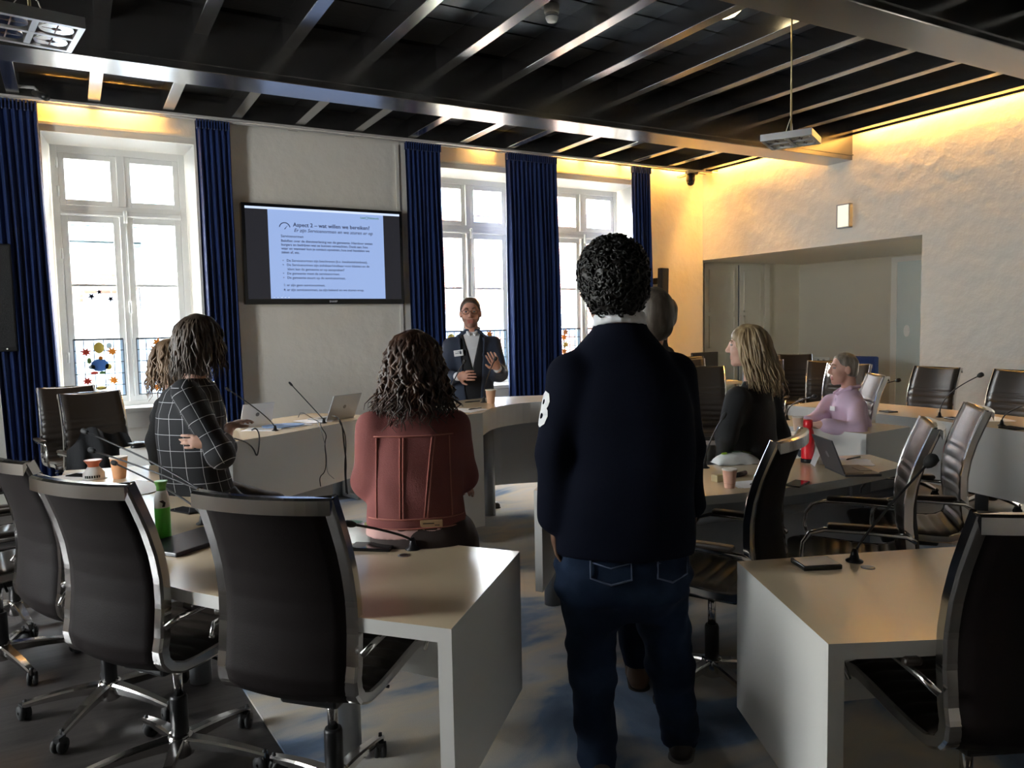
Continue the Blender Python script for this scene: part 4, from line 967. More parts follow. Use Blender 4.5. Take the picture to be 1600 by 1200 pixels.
# cables hanging over the far white desk front
def cable(pts, r, lab, m=BLACKP):
    P = np.array([list(p) for p in pts], float); Q = [P[0]]
    for _ in range(3):
        N = [P[0]]
        for a, b_ in zip(P[:-1], P[1:]): N += [a*.75+b_*.25, a*.25+b_*.75]
        N.append(P[-1]); P = np.array(N)
    tag(MB().tube(P, r, 6).build('cable', m), lab, 'cable')
def onB(px, py, off=.03):
    # point on desk B's front panel plane
    d = ray(px, py); n = np.array([-.51, .86, 0]); p0 = np.array([1.85, 6.43, 0])-n*off; return CC+d*((p0-CC)@n)/(d@n)
cable([onB(393, 674, 0)+np.array([0, 0, .01]), onB(400, 668), onB(406, 680), onB(404, 705), onB(401, 714), onB(396, 700), onB(384, 690), onB(366, 685)], .0055, 'black looped cable hanging over the front of the far white desk')
cable([onB(500, 662, -.02)+np.array([0, 0, .012]), onB(502, 668), onB(511, 680), onB(507, 692), onB(510, 720), onB(508, 738), onB(499, 745), onB(501, 760)], .004, 'thin dark cable hanging down the middle of the far white desk')
cable([onB(495, 662, -.02)+np.array([0, 0, .012]), onB(502, 672), onB(507, 690), onB(511, 715), onB(510, 738), onB(522, 748)], .003, 'thinnest grey cable hanging down the far white desk', GREYM)
cable([onB(520, 655, -.08)+np.array([0, 0, .03]), onB(528, 652, .0), onB(535, 664), onB(537, 690), onB(541, 720), onB(540, 745), onB(543, 772)], .007, 'thick black cable hanging under the silver laptop')
cable([onB(530, 658), onB(539, 675), onB(541, 700), onB(538, 730), onB(541, 770)], .005, 'second black cable hanging beside the thick one under the silver laptop')
cable([PZ(466, 652, .76), onB(470, 642, -.1), onB(490, 655, -.1), onB(502, 661, -.05), PZ(479, 662, .745)], .003, 'thin dark wire lying in a loop on the far white desk')
# T-foot leg under the far desk
p = PZ(541, 775, 0); tf = empty('power_stand', (p[0], p[1], 0), .2, 'slim grey steel stand with a flat foot under the far white desk', 'stand')
MB().box(-.035, .035, -.02, .02, .02, .68).build('upright', STEEL, tf); bevel(MB().box(-.03, .03, -.28, .12, .005, .035).build('foot', STEEL, tf), .008)
# black coat over the chair at the left
def blob_coat(cx, cy, rz, lab):
    o = empty('coat', (cx, cy, .0), rz, lab, 'coat'); P = []
    for i in range(25):
        u = -1+2*i/24; row = []
        for j in range(16):
            v = j/15; z = .86-.42*v+.03*math.sin(5*u+3*v)-.10*abs(u)**2; y = .02+.10*math.sin(math.pi*v)*(1-.3*u*u)+.02*math.sin(11*u+2*v); x = u*(.20+.09*v)
            row.append((x, y, z))
        P.append(row)
    MB().grid(P).grid([[(q[0], q[1]-.05, q[2]-.01) for q in r] for r in P], flip=True).build('cloth', mat('black_wool', (.010, .010, .011), .9, bump=.3, bscale=60), o)
blob_coat(.13, 6.36, heading(.30, -.95), 'black coat draped low over the chair before the first window')
# dark monitor far right behind
p = PY(1101, 556, 7.9); mo = empty('computer_monitor', (p[0], 7.9, .95), .1, 'black computer monitor standing in the far corner behind the chairs', 'monitor')
pz_ = p[2]
bevel(MB().box(-.26, .26, -.02, .02, pz_-.95-.16, pz_-.95+.05).build('screen_housing', BLACKP, mo), .008); MB().box(-.03, .03, 0, .03, -.2, pz_-.95-.1).build('neck', BLACKP, mo); MB().box(-.14, .14, -.1, .1, -.21, -.19).build('foot', BLACKP, mo)
st = empty('monitor_stand_table', (p[0], 7.95, 0), 0, 'low white side table carrying the monitor in the far corner', 'table')
MB().box(-.45, .45, -.3, .3, .70, .74).build('table_top', DESKW, st); 
for sx in (-.4, .4):
    for sy in (-.25, .25): MB().box(sx-.02, sx+.02, sy-.02, sy+.02, 0, .70).build('leg', STEEL, st)
# blue curtain edge / screen beside the right desk row
bl = empty('blue_chair', (9.3, 6.75, 0), 1.5, 'blue upholstered chair standing in the side room by the door', 'chair')
BLU = mat('navy_blue_fabric', (.02, .05, .18), .8)
bevel(MB().box(-.24, .24, -.04, .04, .55, 1.05).build('backrest', BLU, bl), .02); bevel(MB().box(-.24, .24, 0, .46, .42, .48).build('seat', BLU, bl), .02)
for sx in (-.2, .2):
    for sy in (.02, .42): MB().tube([(sx, sy, 0), (sx, sy, .43)], .012, 8).build('leg', CHROME, bl)
# ================================================================== PEOPLE (bodies grown from distance fields)
class Field:
    """smooth union of tapered limbs, ellipsoids and lofted trunks, meshed with surface nets"""
    def __init__(s): s.pr = []
    def cap(s, a, b, ra, rb=None, k=.02, sub=False): s.pr.append(('c', np.array(a, float), np.array(b, float), ra, ra if rb is None else rb, k, sub)); return s
    def chain(s, pts, rs, k=.02):
        for i in range(len(pts)-1): s.cap(pts[i], pts[i+1], rs[i], rs[i+1], k)
        return s
    def ell(s, c, r, k=.02, sub=False, R=None): s.pr.append(('e', np.array(c, float), np.array(r, float), np.eye(3) if R is None else R, k, sub)); return s
    def loft(s, lv, k=.03, p=2.4): s.pr.append(('l', np.array(lv, float), k, p)); return s      # rows: z, cx, cy, rx, ry
    def cut(s, pt, n, k=.004): s.pr.append(('p', np.array(pt, float), np.array(n, float)/np.linalg.norm(n), k)); return s   # keep the side n points to
    def cutbox(s, c, h, k=.006, R=None): s.pr.append(('b', np.array(c, float), np.array(h, float), k, np.eye(3) if R is None else R)); return s
    def noise(s, fn): s.pr.append(('n', fn)); return s
    def bounds(s):
        lo, hi = [], []
        for q in s.pr:
            if q[0] == 'c' and not q[6]: r = max(q[3], q[4]); lo.append(np.minimum(q[1], q[2])-r); hi.append(np.maximum(q[1], q[2])+r)
            if q[0] == 'e' and not q[5]: r = q[2].max(); lo.append(q[1]-r); hi.append(q[1]+r)
            if q[0] == 'l': L = q[1]; lo.append([(L[:, 1]-L[:, 3]).min(), (L[:, 2]-L[:, 4]).min(), L[0, 0]]); hi.append([(L[:, 1]+L[:, 3]).max(), (L[:, 2]+L[:, 4]).max(), L[-1, 0]])
        return np.min(lo, 0)-.03, np.max(hi, 0)+.03
    @staticmethod
    def dist(q, X, Y, Z):
        if q[0] == 'c':
            a, b = q[1], q[2]; ab = b-a; L = ab@ab+1e-12
            t = np.clip(((X-a[0])*ab[0]+(Y-a[1])*ab[1]+(Z-a[2])*ab[2])/L, 0, 1)
            return np.sqrt((X-a[0]-t*ab[0])**2+(Y-a[1]-t*ab[1])**2+(Z-a[2]-t*ab[2])**2)-(q[3]+(q[4]-q[3])*t)
        if q[0] == 'e':
            R = q[3]; dx, dy, dz = X-q[1][0], Y-q[1][1], Z-q[1][2]
            u = dx*R[0, 0]+dy*R[1, 0]+dz*R[2, 0]; v = dx*R[0, 1]+dy*R[1, 1]+dz*R[2, 1]; w = dx*R[0, 2]+dy*R[1, 2]+dz*R[2, 2]
            r = q[2]; k0 = np.sqrt((u/r[0])**2+(v/r[1])**2+(w/r[2])**2); k1 = np.sqrt((u/r[0]**2)**2+(v/r[1]**2)**2+(w/r[2]**2)**2)+1e-9
            return k0*(k0-1)/k1
        if q[0] == 'l':
            L = q[1]; z = np.clip(Z, L[0, 0], L[-1, 0])
            cx, cy, rx, ry = (np.interp(z, L[:, 0], L[:, i]) for i in (1, 2, 3, 4)); p = q[3]
            d = ((np.abs((X-cx)/rx)**p+np.abs((Y-cy)/ry)**p)**(1/p)-1)*np.minimum(rx, ry)*.95
            return np.maximum(d, np.maximum(L[0, 0]-Z, Z-L[-1, 0]))
    def sample(s, X, Y, Z, base=None):
        f = np.full(np.broadcast(X, Y, Z).shape, .3) if base is None else base
        for q in s.pr: f = s._op(f, q, X, Y, Z)
        return f
    def _op(s, f, q, X, Y, Z):
        if q[0] in 'cel':
            d = s.dist(q, X, Y, Z); k = q[5] if q[0] == 'c' else q[4] if q[0] == 'e' else q[2]
            sub = (q[0] == 'c' and q[6]) or (q[0] == 'e' and q[5])
            if sub: h = np.maximum(k-np.abs(f+d), 0)/k; return np.maximum(f, -d)+h*h*k*.25
            h = np.maximum(k-np.abs(f-d), 0)/k; return np.minimum(f, d)-h*h*k*.25
        if q[0] == 'p':
            d = -((X-q[1][0])*q[2][0]+(Y-q[1][1])*q[2][1]+(Z-q[1][2])*q[2][2]); k = q[3]; h = np.maximum(k-np.abs(f-d), 0)/k; return np.maximum(f, d)+h*h*k*.25
        if q[0] == 'b':
            R = q[4]; dx, dy, dz = X-q[1][0], Y-q[1][1], Z-q[1][2]
            u = np.abs(dx*R[0, 0]+dy*R[1, 0]+dz*R[2, 0])-q[2][0]; v = np.abs(dx*R[0, 1]+dy*R[1, 1]+dz*R[2, 1])-q[2][1]; w = np.abs(dx*R[0, 2]+dy*R[1, 2]+dz*R[2, 2])-q[2][2]
            d = np.maximum(np.maximum(u, v), w); return np.maximum(f, -d)
        if q[0] == 'n': return f+q[1](X, Y, Z)
    def mesh(s, res=.008):
        lo, hi = s.bounds(); n = np.ceil((hi-lo)/res).astype(int)+1
        ax = [lo[i]+res*np.arange(n[i]) for i in range(3)]
        f = np.full(n, .3, np.float32)
        for q in s.pr:
            sl = [slice(0, n[i]) for i in range(3)]
            if q[0] in 'ce':
                if q[0] == 'c': r = max(q[3], q[4])+q[5]+.012; a, b = np.minimum(q[1], q[2])-r, np.maximum(q[1], q[2])+r
                else: r = q[2].max()+q[4]+.012; a, b = q[1]-r, q[1]+r
                i0 = np.clip(np.floor((a-lo)/res).astype(int), 0, n); i1 = np.clip(np.ceil((b-lo)/res).astype(int)+1, 0, n)
                if (i1 <= i0).any(): continue
                sl = [slice(i0[i], i1[i]) for i in range(3)]
            sl = tuple(sl)
            X, Y, Z = np.ix_(ax[0][sl[0]], ax[1][sl[1]], ax[2][sl[2]])
            f[sl] = s._op(f[sl], q, X, Y, Z)
        f[0], f[-1], f[:, 0], f[:, -1], f[:, :, 0], f[:, :, -1] = (.1,)*6
        return surface_nets(f, lo, res)
def surface_nets(f, lo, res):
    ins = f < 0; nx, ny, nz = f.shape
    c = np.zeros((nx-1, ny-1, nz-1), np.uint8)
    for i in (0, 1):
        for j in (0, 1):
            for k in (0, 1): c += ins[i:nx-1+i, j:ny-1+j, k:nz-1+k]
    cells = np.argwhere((c > 0) & (c < 8)); vid = np.full(c.shape, -1, np.int32); vid[tuple(cells.T)] = np.arange(len(cells))
    acc = np.zeros((len(cells), 3)); cnt = np.zeros(len(cells))
    cor = [(i, j, k) for i in (0, 1) for j in (0, 1) for k in (0, 1)]
    val = {o: f[cells[:, 0]+o[0], cells[:, 1]+o[1], cells[:, 2]+o[2]] for o in cor}
    for a in cor:
        for d in range(3):
            if a[d]: continue
            b = list(a); b[d] = 1; b = tuple(b); va, vb = val[a], val[b]; m = (va < 0) != (vb < 0)
            t = np.where(m, va/np.where(m, va-vb, 1), 0)
            p = np.array(a, float)[None]+t[:, None]*(np.array(b)-np.array(a))[None]; acc += p*m[:, None]; cnt += m
    V = lo+res*(cells+acc/cnt[:, None]); F = []
    for d in range(3):
        sh = [slice(None)]*3; a = [slice(0, s-1) if i == d else slice(1, s-1) for i, s in enumerate(f.shape)]; b = list(a); b[d] = slice(1, f.shape[d])
        ia, ib = ins[tuple(a)], ins[tuple(b)]; e = np.argwhere(ia != ib); fl = ia[tuple(e.T)]
        off = np.ones(3, int); off[d] = 0; e = e+off; u, v = (d+1) % 3, (d+2) % 3
        def g(du, dv):
            q = e.copy(); q[:, u] -= du; q[:, v] -= dv; return vid[tuple(q.T)]
        Q = np.c_[g(1, 1), g(0, 1), g(0, 0), g(1, 0)]; Q[~fl] = Q[~fl][:, ::-1]; F.append(Q)
    return V, np.concatenate(F)
def np_mesh(name, V, F, mats, mi=None, parent=None, uv=None):
    me = bpy.data.meshes.new(name); me.vertices.add(len(V)); me.vertices.foreach_set('co', V.astype(np.float32).ravel())
    me.loops.add(F.size); me.loops.foreach_set('vertex_index', F.astype(np.int32).ravel())
    me.polygons.add(len(F)); me.polygons.foreach_set('loop_start', np.arange(0, F.size, F.shape[1], dtype=np.int32)); me.polygons.foreach_set('loop_total', np.full(len(F), F.shape[1], np.int32))
    for m in (mats if isinstance(mats, list) else [mats]): me.materials.append(m)
    if mi is not None: me.polygons.foreach_set('material_index', mi.astype(np.int32))
    me.polygons.foreach_set('use_smooth', np.ones(len(F), bool))
    if uv is not None:
        l = me.uv_layers.new(name='cloth'); l.data.foreach_set('uv', uv[F.ravel()].astype(np.float32).ravel())
    me.update(calc_edges=True); me.validate()
    o = bpy.data.objects.new(name, me); COL.objects.link(o)
    if parent: o.parent = parent
    return o
def grow(fd, name, mats, parent, res=.009, region=None):
    V, F = fd.mesh(res); mi = None
    if region is not None: c = V[F].mean(1); mi = region(c)
    return np_mesh(name, V, F, mats, mi, parent)
def project(fd, p, d, tmax=.6):
    """march from p along d to the surface"""
    p = np.array(p, float); d = np.array(d, float)/np.linalg.norm(d); t = 0
    for _ in range(60):
        q = p+d*t; v = float(fd.sample(np.array([q[0]]), np.array([q[1]]), np.array([q[2]]))[0])
        if v < .0008: return q
        t += max(v*.7, .0012)
        if t > tmax: return None
    return q
def Rz(a): c, s = math.cos(a), math.sin(a); return np.array([[c, -s, 0], [s, c, 0], [0, 0, 1.]])
def Rx(a): c, s = math.cos(a), math.sin(a); return np.array([[1, 0, 0], [0, c, -s], [0, s, c]])
def Ry(a): c, s = math.cos(a), math.sin(a); return np.array([[c, 0, s], [0, 1, 0], [-s, 0, c]])
def wrinkle(amp, fr, seed=0, stretch=(1, 1, 1)):
    r = np.random.default_rng(seed); D = r.normal(size=(5, 3))*np.array(stretch); D /= np.linalg.norm(D, axis=1)[:, None]; ph = r.random(5)*6.28; fs = fr*(.6+r.random(5))
    def fn(X, Y, Z):
        v = 0
        for k in range(5): v = v+np.sin(fs[k]*(D[k, 0]*X+D[k, 1]*Y+D[k, 2]*Z)+ph[k]+1.3*np.sin(fs[k]*.4*(D[k, 1]*X-D[k, 2]*Y+D[k, 0]*Z)))
        return amp*v/3
    return fn

class Person:
    def __init__(s, label, pos, face, skin, hc, hyaw=0., hpitch=0., hroll=0., hs=1.):
        """hc: head centre (local); local +Y is the way the body faces"""
        s.root = empty('person', (pos[0], pos[1], pos[2] if len(pos) > 2 else 0), heading(*face), label, 'person')
        s.skin = mat('skin_%d' % int(skin[0]*1000), skin, .5, var=.06, vscale=25); s.skincol = skin
        s.lip = mat('lip_%d' % int(skin[0]*1000), (skin[0]*.8, skin[1]*.52, skin[2]*.55), .45)
        s.B = Field(); s.hc = np.array(hc, float); s.HR = Rz(hyaw) @ Rx(-hpitch) @ Ry(hroll); s.hs = hs; s.stub = None
    def h(s, p): return s.hc+s.hs*(s.HR @ np.array(p, float))
    def head(s, neck, detail=True):
        B, h, q = s.B, s.h, s.hs; R = s.HR
        B.ell(h((0, -.012, .030)), np.array((.076, .096, .088))*q, .02, R=R); B.ell(h((0, .034, -.030)), np.array((.062, .060, .085))*q, .02, R=R)
        B.ell(h((0, .045, -.084)), np.array((.045, .043, .034))*q, .02, R=R); B.cap(h((0, .074, -.104)), h((0, .070, -.100)), .018*q, k=.02)
        B.cap(h((0, -.034, -.05)), neck, .050*q, .058*q, .022)
        if detail:
            B.cap(h((-.036, .079, .028)), h((.036, .079, .028)), .013*q, k=.012)
            for sg in (-1, 1):
                B.ell(h((sg*.032, .100, .010)), np.array((.019, .016, .012))*q, .010, True, R); B.ell(h((sg*.040, .064, -.030)), np.array((.024, .022, .024))*q, .02, R=R)
                B.ell(h((sg*.079, -.004, -.008)), np.array((.010, .019, .033))*q, .006, R=R @ Rz(sg*.35)); B.cap(h((sg*.008, .108, -.030)), h((sg*.012, .100, -.033)), .0075*q, k=.006)
            B.cap(h((0, .092, .016)), h((0, .112, -.024)), .0085*q, .0115*q, .010)
            B.cap(h((-.020, .089, -.060)), h((.020, .089, -.060)), .0075*q, k=.006); B.cap(h((-.016, .088, -.073)), h((.016, .088, -.073)), .0085*q, k=.006)
            B.cap(h((-.022, .100, -.0665)), h((.022, .100, -.0665)), .0035*q, k=.004, sub=True)
        return s
    def face_parts(s, iris=(.10, .07, .04), brow=(.12, .08, .05)):
        for sg in (-1, 1):
            c = s.h((sg*.032, .0795, .010)); o = MB().lathe([(.0005, -.0125), (.006, -.011), (.0108, -.006), (.0125, 0), (.0108, .006), (.006, .011), (.0005, .0125)], n=12).build('eye', mat('eye_white', (.42, .39, .37), .25), s.root); o.location = c; o.rotation_euler = Matrix([list(r) for r in s.HR]).to_euler(); o.scale = (s.hs, s.hs, s.hs*.62)
            f = np.array([0, 1., 0]); MB().lathe([(.0005, .0126), (.005, .0128), (.0072, .0108)], n=12).build('iris', mat('iris_%d' % int(iris[0]*999), iris, .15), o).rotation_euler = Vector(f).to_track_quat('Z', 'Y').to_euler()
            b = [s.h((sg*(.014+.036*t), .096-.020*t*t, .030+.007*math.sin(math.pi*t))) for t in np.linspace(0, 1, 6)]
            MB().tube(b, [.003, .005, .005, .0045, .004, .002], 6).build('eyebrow', mat('brow_%d' % int(brow[0]*999), brow, .8), s.root)
    def arm(s, sh, el, wr, r=(.050, .040, .028), k=.02): s.B.chain([sh, el, wr], r, k); return s
    def hand(s, wr, d, n, side, curl=.5, spread=1., sc=1., thumb=1.):
        """d: fingers' way, n: back-of-hand normal, side: +1/-1 thumb side along cross(d,n)"""
        B = s.B; d = np.array(d, float); d /= np.linalg.norm(d); n = np.array(n, float); n -= d*(n@d); n /= np.linalg.norm(n); t = np.cross(d, n)*side; wr = np.array(wr, float)
        R = np.c_[t, d, n]; B.ell(wr+d*.048*sc, np.array((.040, .055, .017))*sc, .012, R=R); B.cap(wr-d*.02*sc, wr+d*.02*sc, .027*sc, .026*sc, .012)
        for i, (o, L) in enumerate(((.031, .070), (.0105, .080), (-.0105, .075), (-.031, .060))):
            p = wr+(d*(.092-.004*abs(i-1.2))+t*o*spread)*sc; a = .12
            ang = curl*(.7+.12*i); v = d
            for j, (fr, rr) in enumerate(((.45, .0092), (.32, .0085), (.25, .0075))):
                a += ang*(.8 if j else .5); v = d*math.cos(a)-n*math.sin(a)+t*o*.9*spread; v = v/np.linalg.norm(v); q = p+v*L*fr*sc; B.cap(p, q, rr*sc, rr*.92*sc, .0035); p = q
        p = wr+(d*.025+t*.030)*sc; v = d*.55+t*.8-n*.25*thumb; v /= np.linalg.norm(v); q = p+v*.036*sc; B.cap(p, q, .013*sc, .0105*sc, .010); v = d*.9+t*.35-n*.35*thumb; v /= np.linalg.norm(v); B.cap(q, q+v*.034*sc, .0100*sc, .0080*sc, .004)
        return s
    def finish(s, res=.0065):
        hc, HR, q = s.hc, s.HR, s.hs
        def reg(c):
            L = (c-hc) @ HR/q; m = np.zeros(len(c), int)
            m[(np.abs(L[:, 0]) < .024) & (L[:, 1] > .083) & (L[:, 2] > -.082) & (L[:, 2] < -.053)] = 1
            if s.stub is not None: m[(m == 0) & (L[:, 1] > .02) & (L[:, 2] < -.045) & (L[:, 2] > -.14) & (np.abs(L[:, 0]) < .08) & ~((np.abs(L[:, 0]) < .03) & (L[:, 2] > -.05))] = 2
            return m
        s.body = grow(s.B, 'body', [s.skin, s.lip, s.stub or s.skin], s.root, res, reg); return s
    def cloth(s, fd, name, m, res=.009, region=None): return grow(fd, name, m, s.root, res, region)
    # ---- hair
    def cap_hair(s, m, off=.012, top=.0, back=-.06, front=.045, side_low=-.01, noise=.003, fr=70, name='hair', res=.006, hang=None):
        """short hair : shell over the skull with a hairline"""
        H = Field(); R = s.HR; q = s.hs
        H.ell(s.h((0, -.014, .032)), (np.array((.076, .096, .088))+off)*q, .02, R=R); H.ell(s.h((0, -.035, -.02)), (np.array((.068, .066, .075))+off)*q, .02, R=R)
        # face side removed along a slanted hairline
        n = R @ np.array([0, -1, .55]); H.cut(s.h((0, front+.04, .055)), n, .02)
        H.cutbox(s.h((0, .10, -.06)), np.array((.12, .085, .085))*q, R=R)
        H.cut(s.h((0, 0, back-.02)), R @ np.array([0, -.25, 1]), .01)
        for sg in (-1, 1): H.ell(s.h((sg*.082, .004, -.014)), np.array((.016, .028, .036))*q, .006, True, R)
        H.noise(wrinkle(noise, fr, 3))
        s.hairf = H; return grow(H, name, m, s.root, res)
def locks(root, paths, r, m, name='hair_locks', n=5, seed=1, wave=.006, wl=.07, segs=14):
    """each path: list of control points -> wavy tapering strand; one joined part"""
    rg = np.random.default_rng(seed); mb = MB()
    for P in paths:
        P = np.array(P, float)
        d = np.r_[0, np.cumsum(np.linalg.norm(np.diff(P, axis=0), axis=1))]; s = np.linspace(0, d[-1], segs); Q = np.c_[tuple(np.interp(s, d, P[:, i]) for i in range(3))]
        for _ in range(2): Q[1:-1] = (Q[:-2]+2*Q[1:-1]+Q[2:])/4
        ph = rg.random(2)*6.28; a = wave*np.clip(s/d[-1]*1.6, 0, 1)*(.5+rg.random())
        Q[:, 0] += a*np.sin(s/wl*6.28+ph[0]); Q[:, 1] += a*np.cos(s/wl*6.28+ph[1]); 
        rr = r*(.6+.8*rg.random())*np.clip(np.minimum(.5+s/d[-1]*3, (1.02-s/d[-1])*2.2), .12, 1)
        mb.tube(Q, list(rr), n, caps=True)
    o = mb.build(name, m, root); tag(o, kind='stuff'); return o
def shoe(P, ank, d, m, sole=None, L=.27, name='shoe', w=.043, zf=.0):
    d = np.array([d[0], d[1], 0.]); d /= np.linalg.norm(d); a = np.array([ank[0], ank[1], zf]); F = Field()
    F.cap(a-d*.045+[0, 0, .04], a+d*.05+[0, 0, .042], .040, .042, .02); F.cap(a+d*.05+[0, 0, .036], a+d*(L-.10)+[0, 0, .028], .043, .034, .03); F.cap(a-d*.02+[0, 0, .06], a-d*.01+[0, 0, .10], .040, .040, .03)
    F.cut(a+[0, 0, .012], (0, 0, 1)); o = P.cloth(F, name, m, .006)
    S = Field(); S.cap(a-d*.045+[0, 0, .012], a+d*(L-.10)+[0, 0, .012], .046, .040, .02); S.cut(a+[0, 0, .018], (0, 0, -1)); S.cut(a, (0, 0, 1)); grow(S, 'sole', sole or RUBBER, o, .006)
    return o
NAVY = mat('navy_knit', (.0058, .0074, .0155), .9, spec=.08, bump=.25, bscale=300, var=.08, vscale=10)
JEANS = mat_ramp('blue_denim', [(.3, (.005, .009, .022)), (.5, (.010, .019, .042)), (.7, (.024, .042, .080))], 5, .85, 8, bump=.3, bscale=400)

JEANS.node_tree.nodes['Principled BSDF'].inputs['Specular IOR Level'].default_value = .12
def J(px, py, w): return CC+ray(px, py)*w
class PP(Person):
    """person posed from world points"""
    def __init__(s, label, pos, face, skin, head_world, hyaw=0., hpitch=0., hroll=0., hs=1.):
        s.p0 = np.array([pos[0], pos[1], 0.]); s.a = heading(*face)
        super().__init__(label, (pos[0], pos[1], 0), face, skin, s.lo(head_world), hyaw, hpitch, hroll, hs)
    def lo(s, w): return Rz(-s.a) @ (np.array(w, float)-s.p0)
    def j(s, px, py, w): return s.lo(J(px, py, w))
    def levels(s, rows):
        """rows: (px, py, w, rx, ry) -> loft rows sorted by height"""
        out = []
        for px, py, w, rx, ry in rows: q = s.j(px, py, w); out.append((q[2], q[0], q[1], rx, ry))
        return sorted(out)
def grow_rows(rows, e): return [(r[0], r[1], r[2], r[3]+e, r[4]+e) for r in rows]
def hair_paths(P, n, th0, th1, length, seed, spread=1.15, back=.0, r0=1., layers=3, jit=.012, part=(0, .0), flick=.0, fringe=0):
    rg = np.random.default_rng(seed); out = []
    for i in range(n):
        th = th0+(th1-th0)*rg.random(); ly = 1+.07*(i % layers)+.03*rg.random(); sx, cy = math.sin(th), -math.cos(th)
        L = length*(.82+.30*rg.random())*(1-.12*abs(math.sin(th)))
        j = lambda k=1: rg.normal(size=3)*jit*k
        pts = [(part[0]+.012*sx, -.015+part[1]+.01*cy, .122), (sx*.062*ly, cy*.075*ly-.012, .100), (sx*.090*ly, cy*.108*ly-.014, .045), (sx*.098*ly, cy*.116*ly-.016, -.03), (sx*.100*ly*(1+(spread-1)*.5), cy*.120*ly-.016-back*.4, -.11)]
        e = np.array([sx*.100*ly*spread+flick*sx, cy*.122*ly-.016-back, -L])+j(1.4)
        m = (np.array(pts[-1])+e)/2+j(.8); pts = [np.array(p)+(j(.3) if k else 0) for k, p in enumerate(pts)]
        W = [P.h(p) for p in pts if p[2] > -L+.02 or True]
        # below the head the locks hang straight down in the world
        if L > .15: W = W[:5]+[P.h(m)*[1, 1, 1], P.h(e)]
        out.append(W)
    return out
def base_hair(P, m, low=-.10, e=.012, ext=None, name='hair', noise=.004, fr=60, res=.007, face=.055):
    H = Field(); R = P.HR; q = P.hs
    H.ell(P.h((0, -.016, .030)), (np.array((.078, .098, .090))+e)*q, .02, R=R); H.ell(P.h((0, -.040, low*.5)), (np.array((.072, .062, .06+abs(low)*.5))+e)*q, .03, R=R)
    if ext: ext(H)
    n = R @ np.array([0, -1, .45]); H.cut(P.h((0, face+.035, .06)), n, .02)
    H.cutbox(P.h((0, .112, -.07)), np.array((.062, .085, .10))*q, R=R)
    H.noise(wrinkle(noise, fr, 5, (1, 1, .25))); P.hairf = H
    return grow(H, name, m, P.root, res)
def legs(P, hips, knees, ankles, r, m, name='trousers', top=None, noise=.003, res=.009, body=True, fr=45, hemz=.07):
    F = Field()
    for a, b, c in zip(hips, knees, ankles):
        F.chain([a, b, c], [r[0], r[1], r[2]], .03)
        if body: P.B.chain([a, b, c], [r[0]*.8, r[1]*.75, r[2]*.6], .02)
    if top is not None:
        t0 = min(top); F.loft(sorted([(t0[0]-.075, t0[1], t0[2], t0[3]*.50, t0[4]*.60)]+[tuple(t) for t in top]), .05)
    F.noise(wrinkle(noise, fr, 9, (1, 1, 2.2)))
    return F
HAIR_BR = mat_ramp('brown_hair', [(.3, (.020, .009, .005)), (.55, (.052, .023, .012)), (.75, (.13, .062, .031))], 30, .42, 4, (1, 1, .12))
HAIR_GB = mat_ramp('ash_brown_hair', [(.3, (.028, .019, .013)), (.55, (.065, .044, .030)), (.75, (.14, .10, .07))], 30, .45, 4, (1, 1, .12))
HAIR_BL = mat_ramp('blonde_hair', [(.3, (.14, .088, .042)), (.5, (.30, .21, .11)), (.75, (.52, .40, .24))], 34, .42, 4, (1, 1, .10))
HAIR_BK = mat('black_curly_hair', (.007, .006, .005), .5)
HAIR_GR = mat_ramp('grey_brown_hair', [(.3, (.05, .037, .027)), (.55, (.10, .078, .06)), (.8, (.20, .17, .14))], 40, .5, 4, (1, 1, .2))
SKW = (.56, .33, .245)

# ---------------------------------------------------------------- big man in navy, seen from behind
P = PP('person in a dark navy sweater and jeans standing with hands in pockets, back turned', (1.63, 2.07), (.56, .83), (.20, .105, .065), J(955, 447, 2.62), hyaw=.42, hpitch=.05, hs=1.06)
neck = P.j(968, 512, 2.62); P.head(neck)
shl, shr = P.j(893, 592, 2.60), P.j(1052, 588, 2.66)
ell_, elr = P.j(868, 712, 2.55), P.j(1070, 700, 2.68); wl, wr_ = P.j(868, 812, 2.60), P.j(1080, 785, 2.86)
T = P.levels([(974, 860, 2.63, .232, .165), (972, 800, 2.63, .242, .178), (972, 720, 2.62, .240, .175), (972, 640, 2.62, .235, .158), (972, 590, 2.62, .212, .130), (970, 545, 2.62, .150, .100), (969, 515, 2.62, .096, .084), (968, 503, 2.62, .086, .078)])
P.B.loft(grow_rows(T, -.018), .03); P.arm(shl, ell_, wl, (.055, .045, .032)); P.arm(shr, elr, wr_, (.055, .045, .032))
P.hand(wl, wl-ell_, (-1, 0, .1), 1, .25); P.hand(wr_, wr_-elr, (1, 0, .1), -1, .25)
hips = [P.j(922, 900, 2.63), P.j(1022, 895, 2.66)]; knees = [P.j(925, 1045, 2.62), P.j(1048, 1040, 2.70)]; ank = [P.j(934, 1195, 2.63), P.j(1066, 1172, 2.78)]
TJ = P.levels([(972, 925, 2.64, .205, .150), (974, 880, 2.64, .222, .165), (974, 840, 2.64, .215, .155)])
LG = legs(P, hips, knees, ank, (.108, .076, .064), JEANS, top=TJ, noise=.0055, fr=38); LG.noise(lambda X, Y, Z: .0024*(np.sin(95*Z+30*X+9*Y+2*np.sin(11*X))+.8*np.sin(61*Z-38*X+21*Y+1))*(np.exp(-((Z-.42)/.16)**2)+np.exp(-((Z-.72)/.07)**2)+np.exp(-((Z-.10)/.07)**2))); LG.cut((0, 0, .045), (0, 0, 1))
P.cloth(LG, 'jeans', JEANS, .009)
zP0, zP1 = P.j(960, 912, 2.5)[2], P.j(960, 872, 2.5)[2]
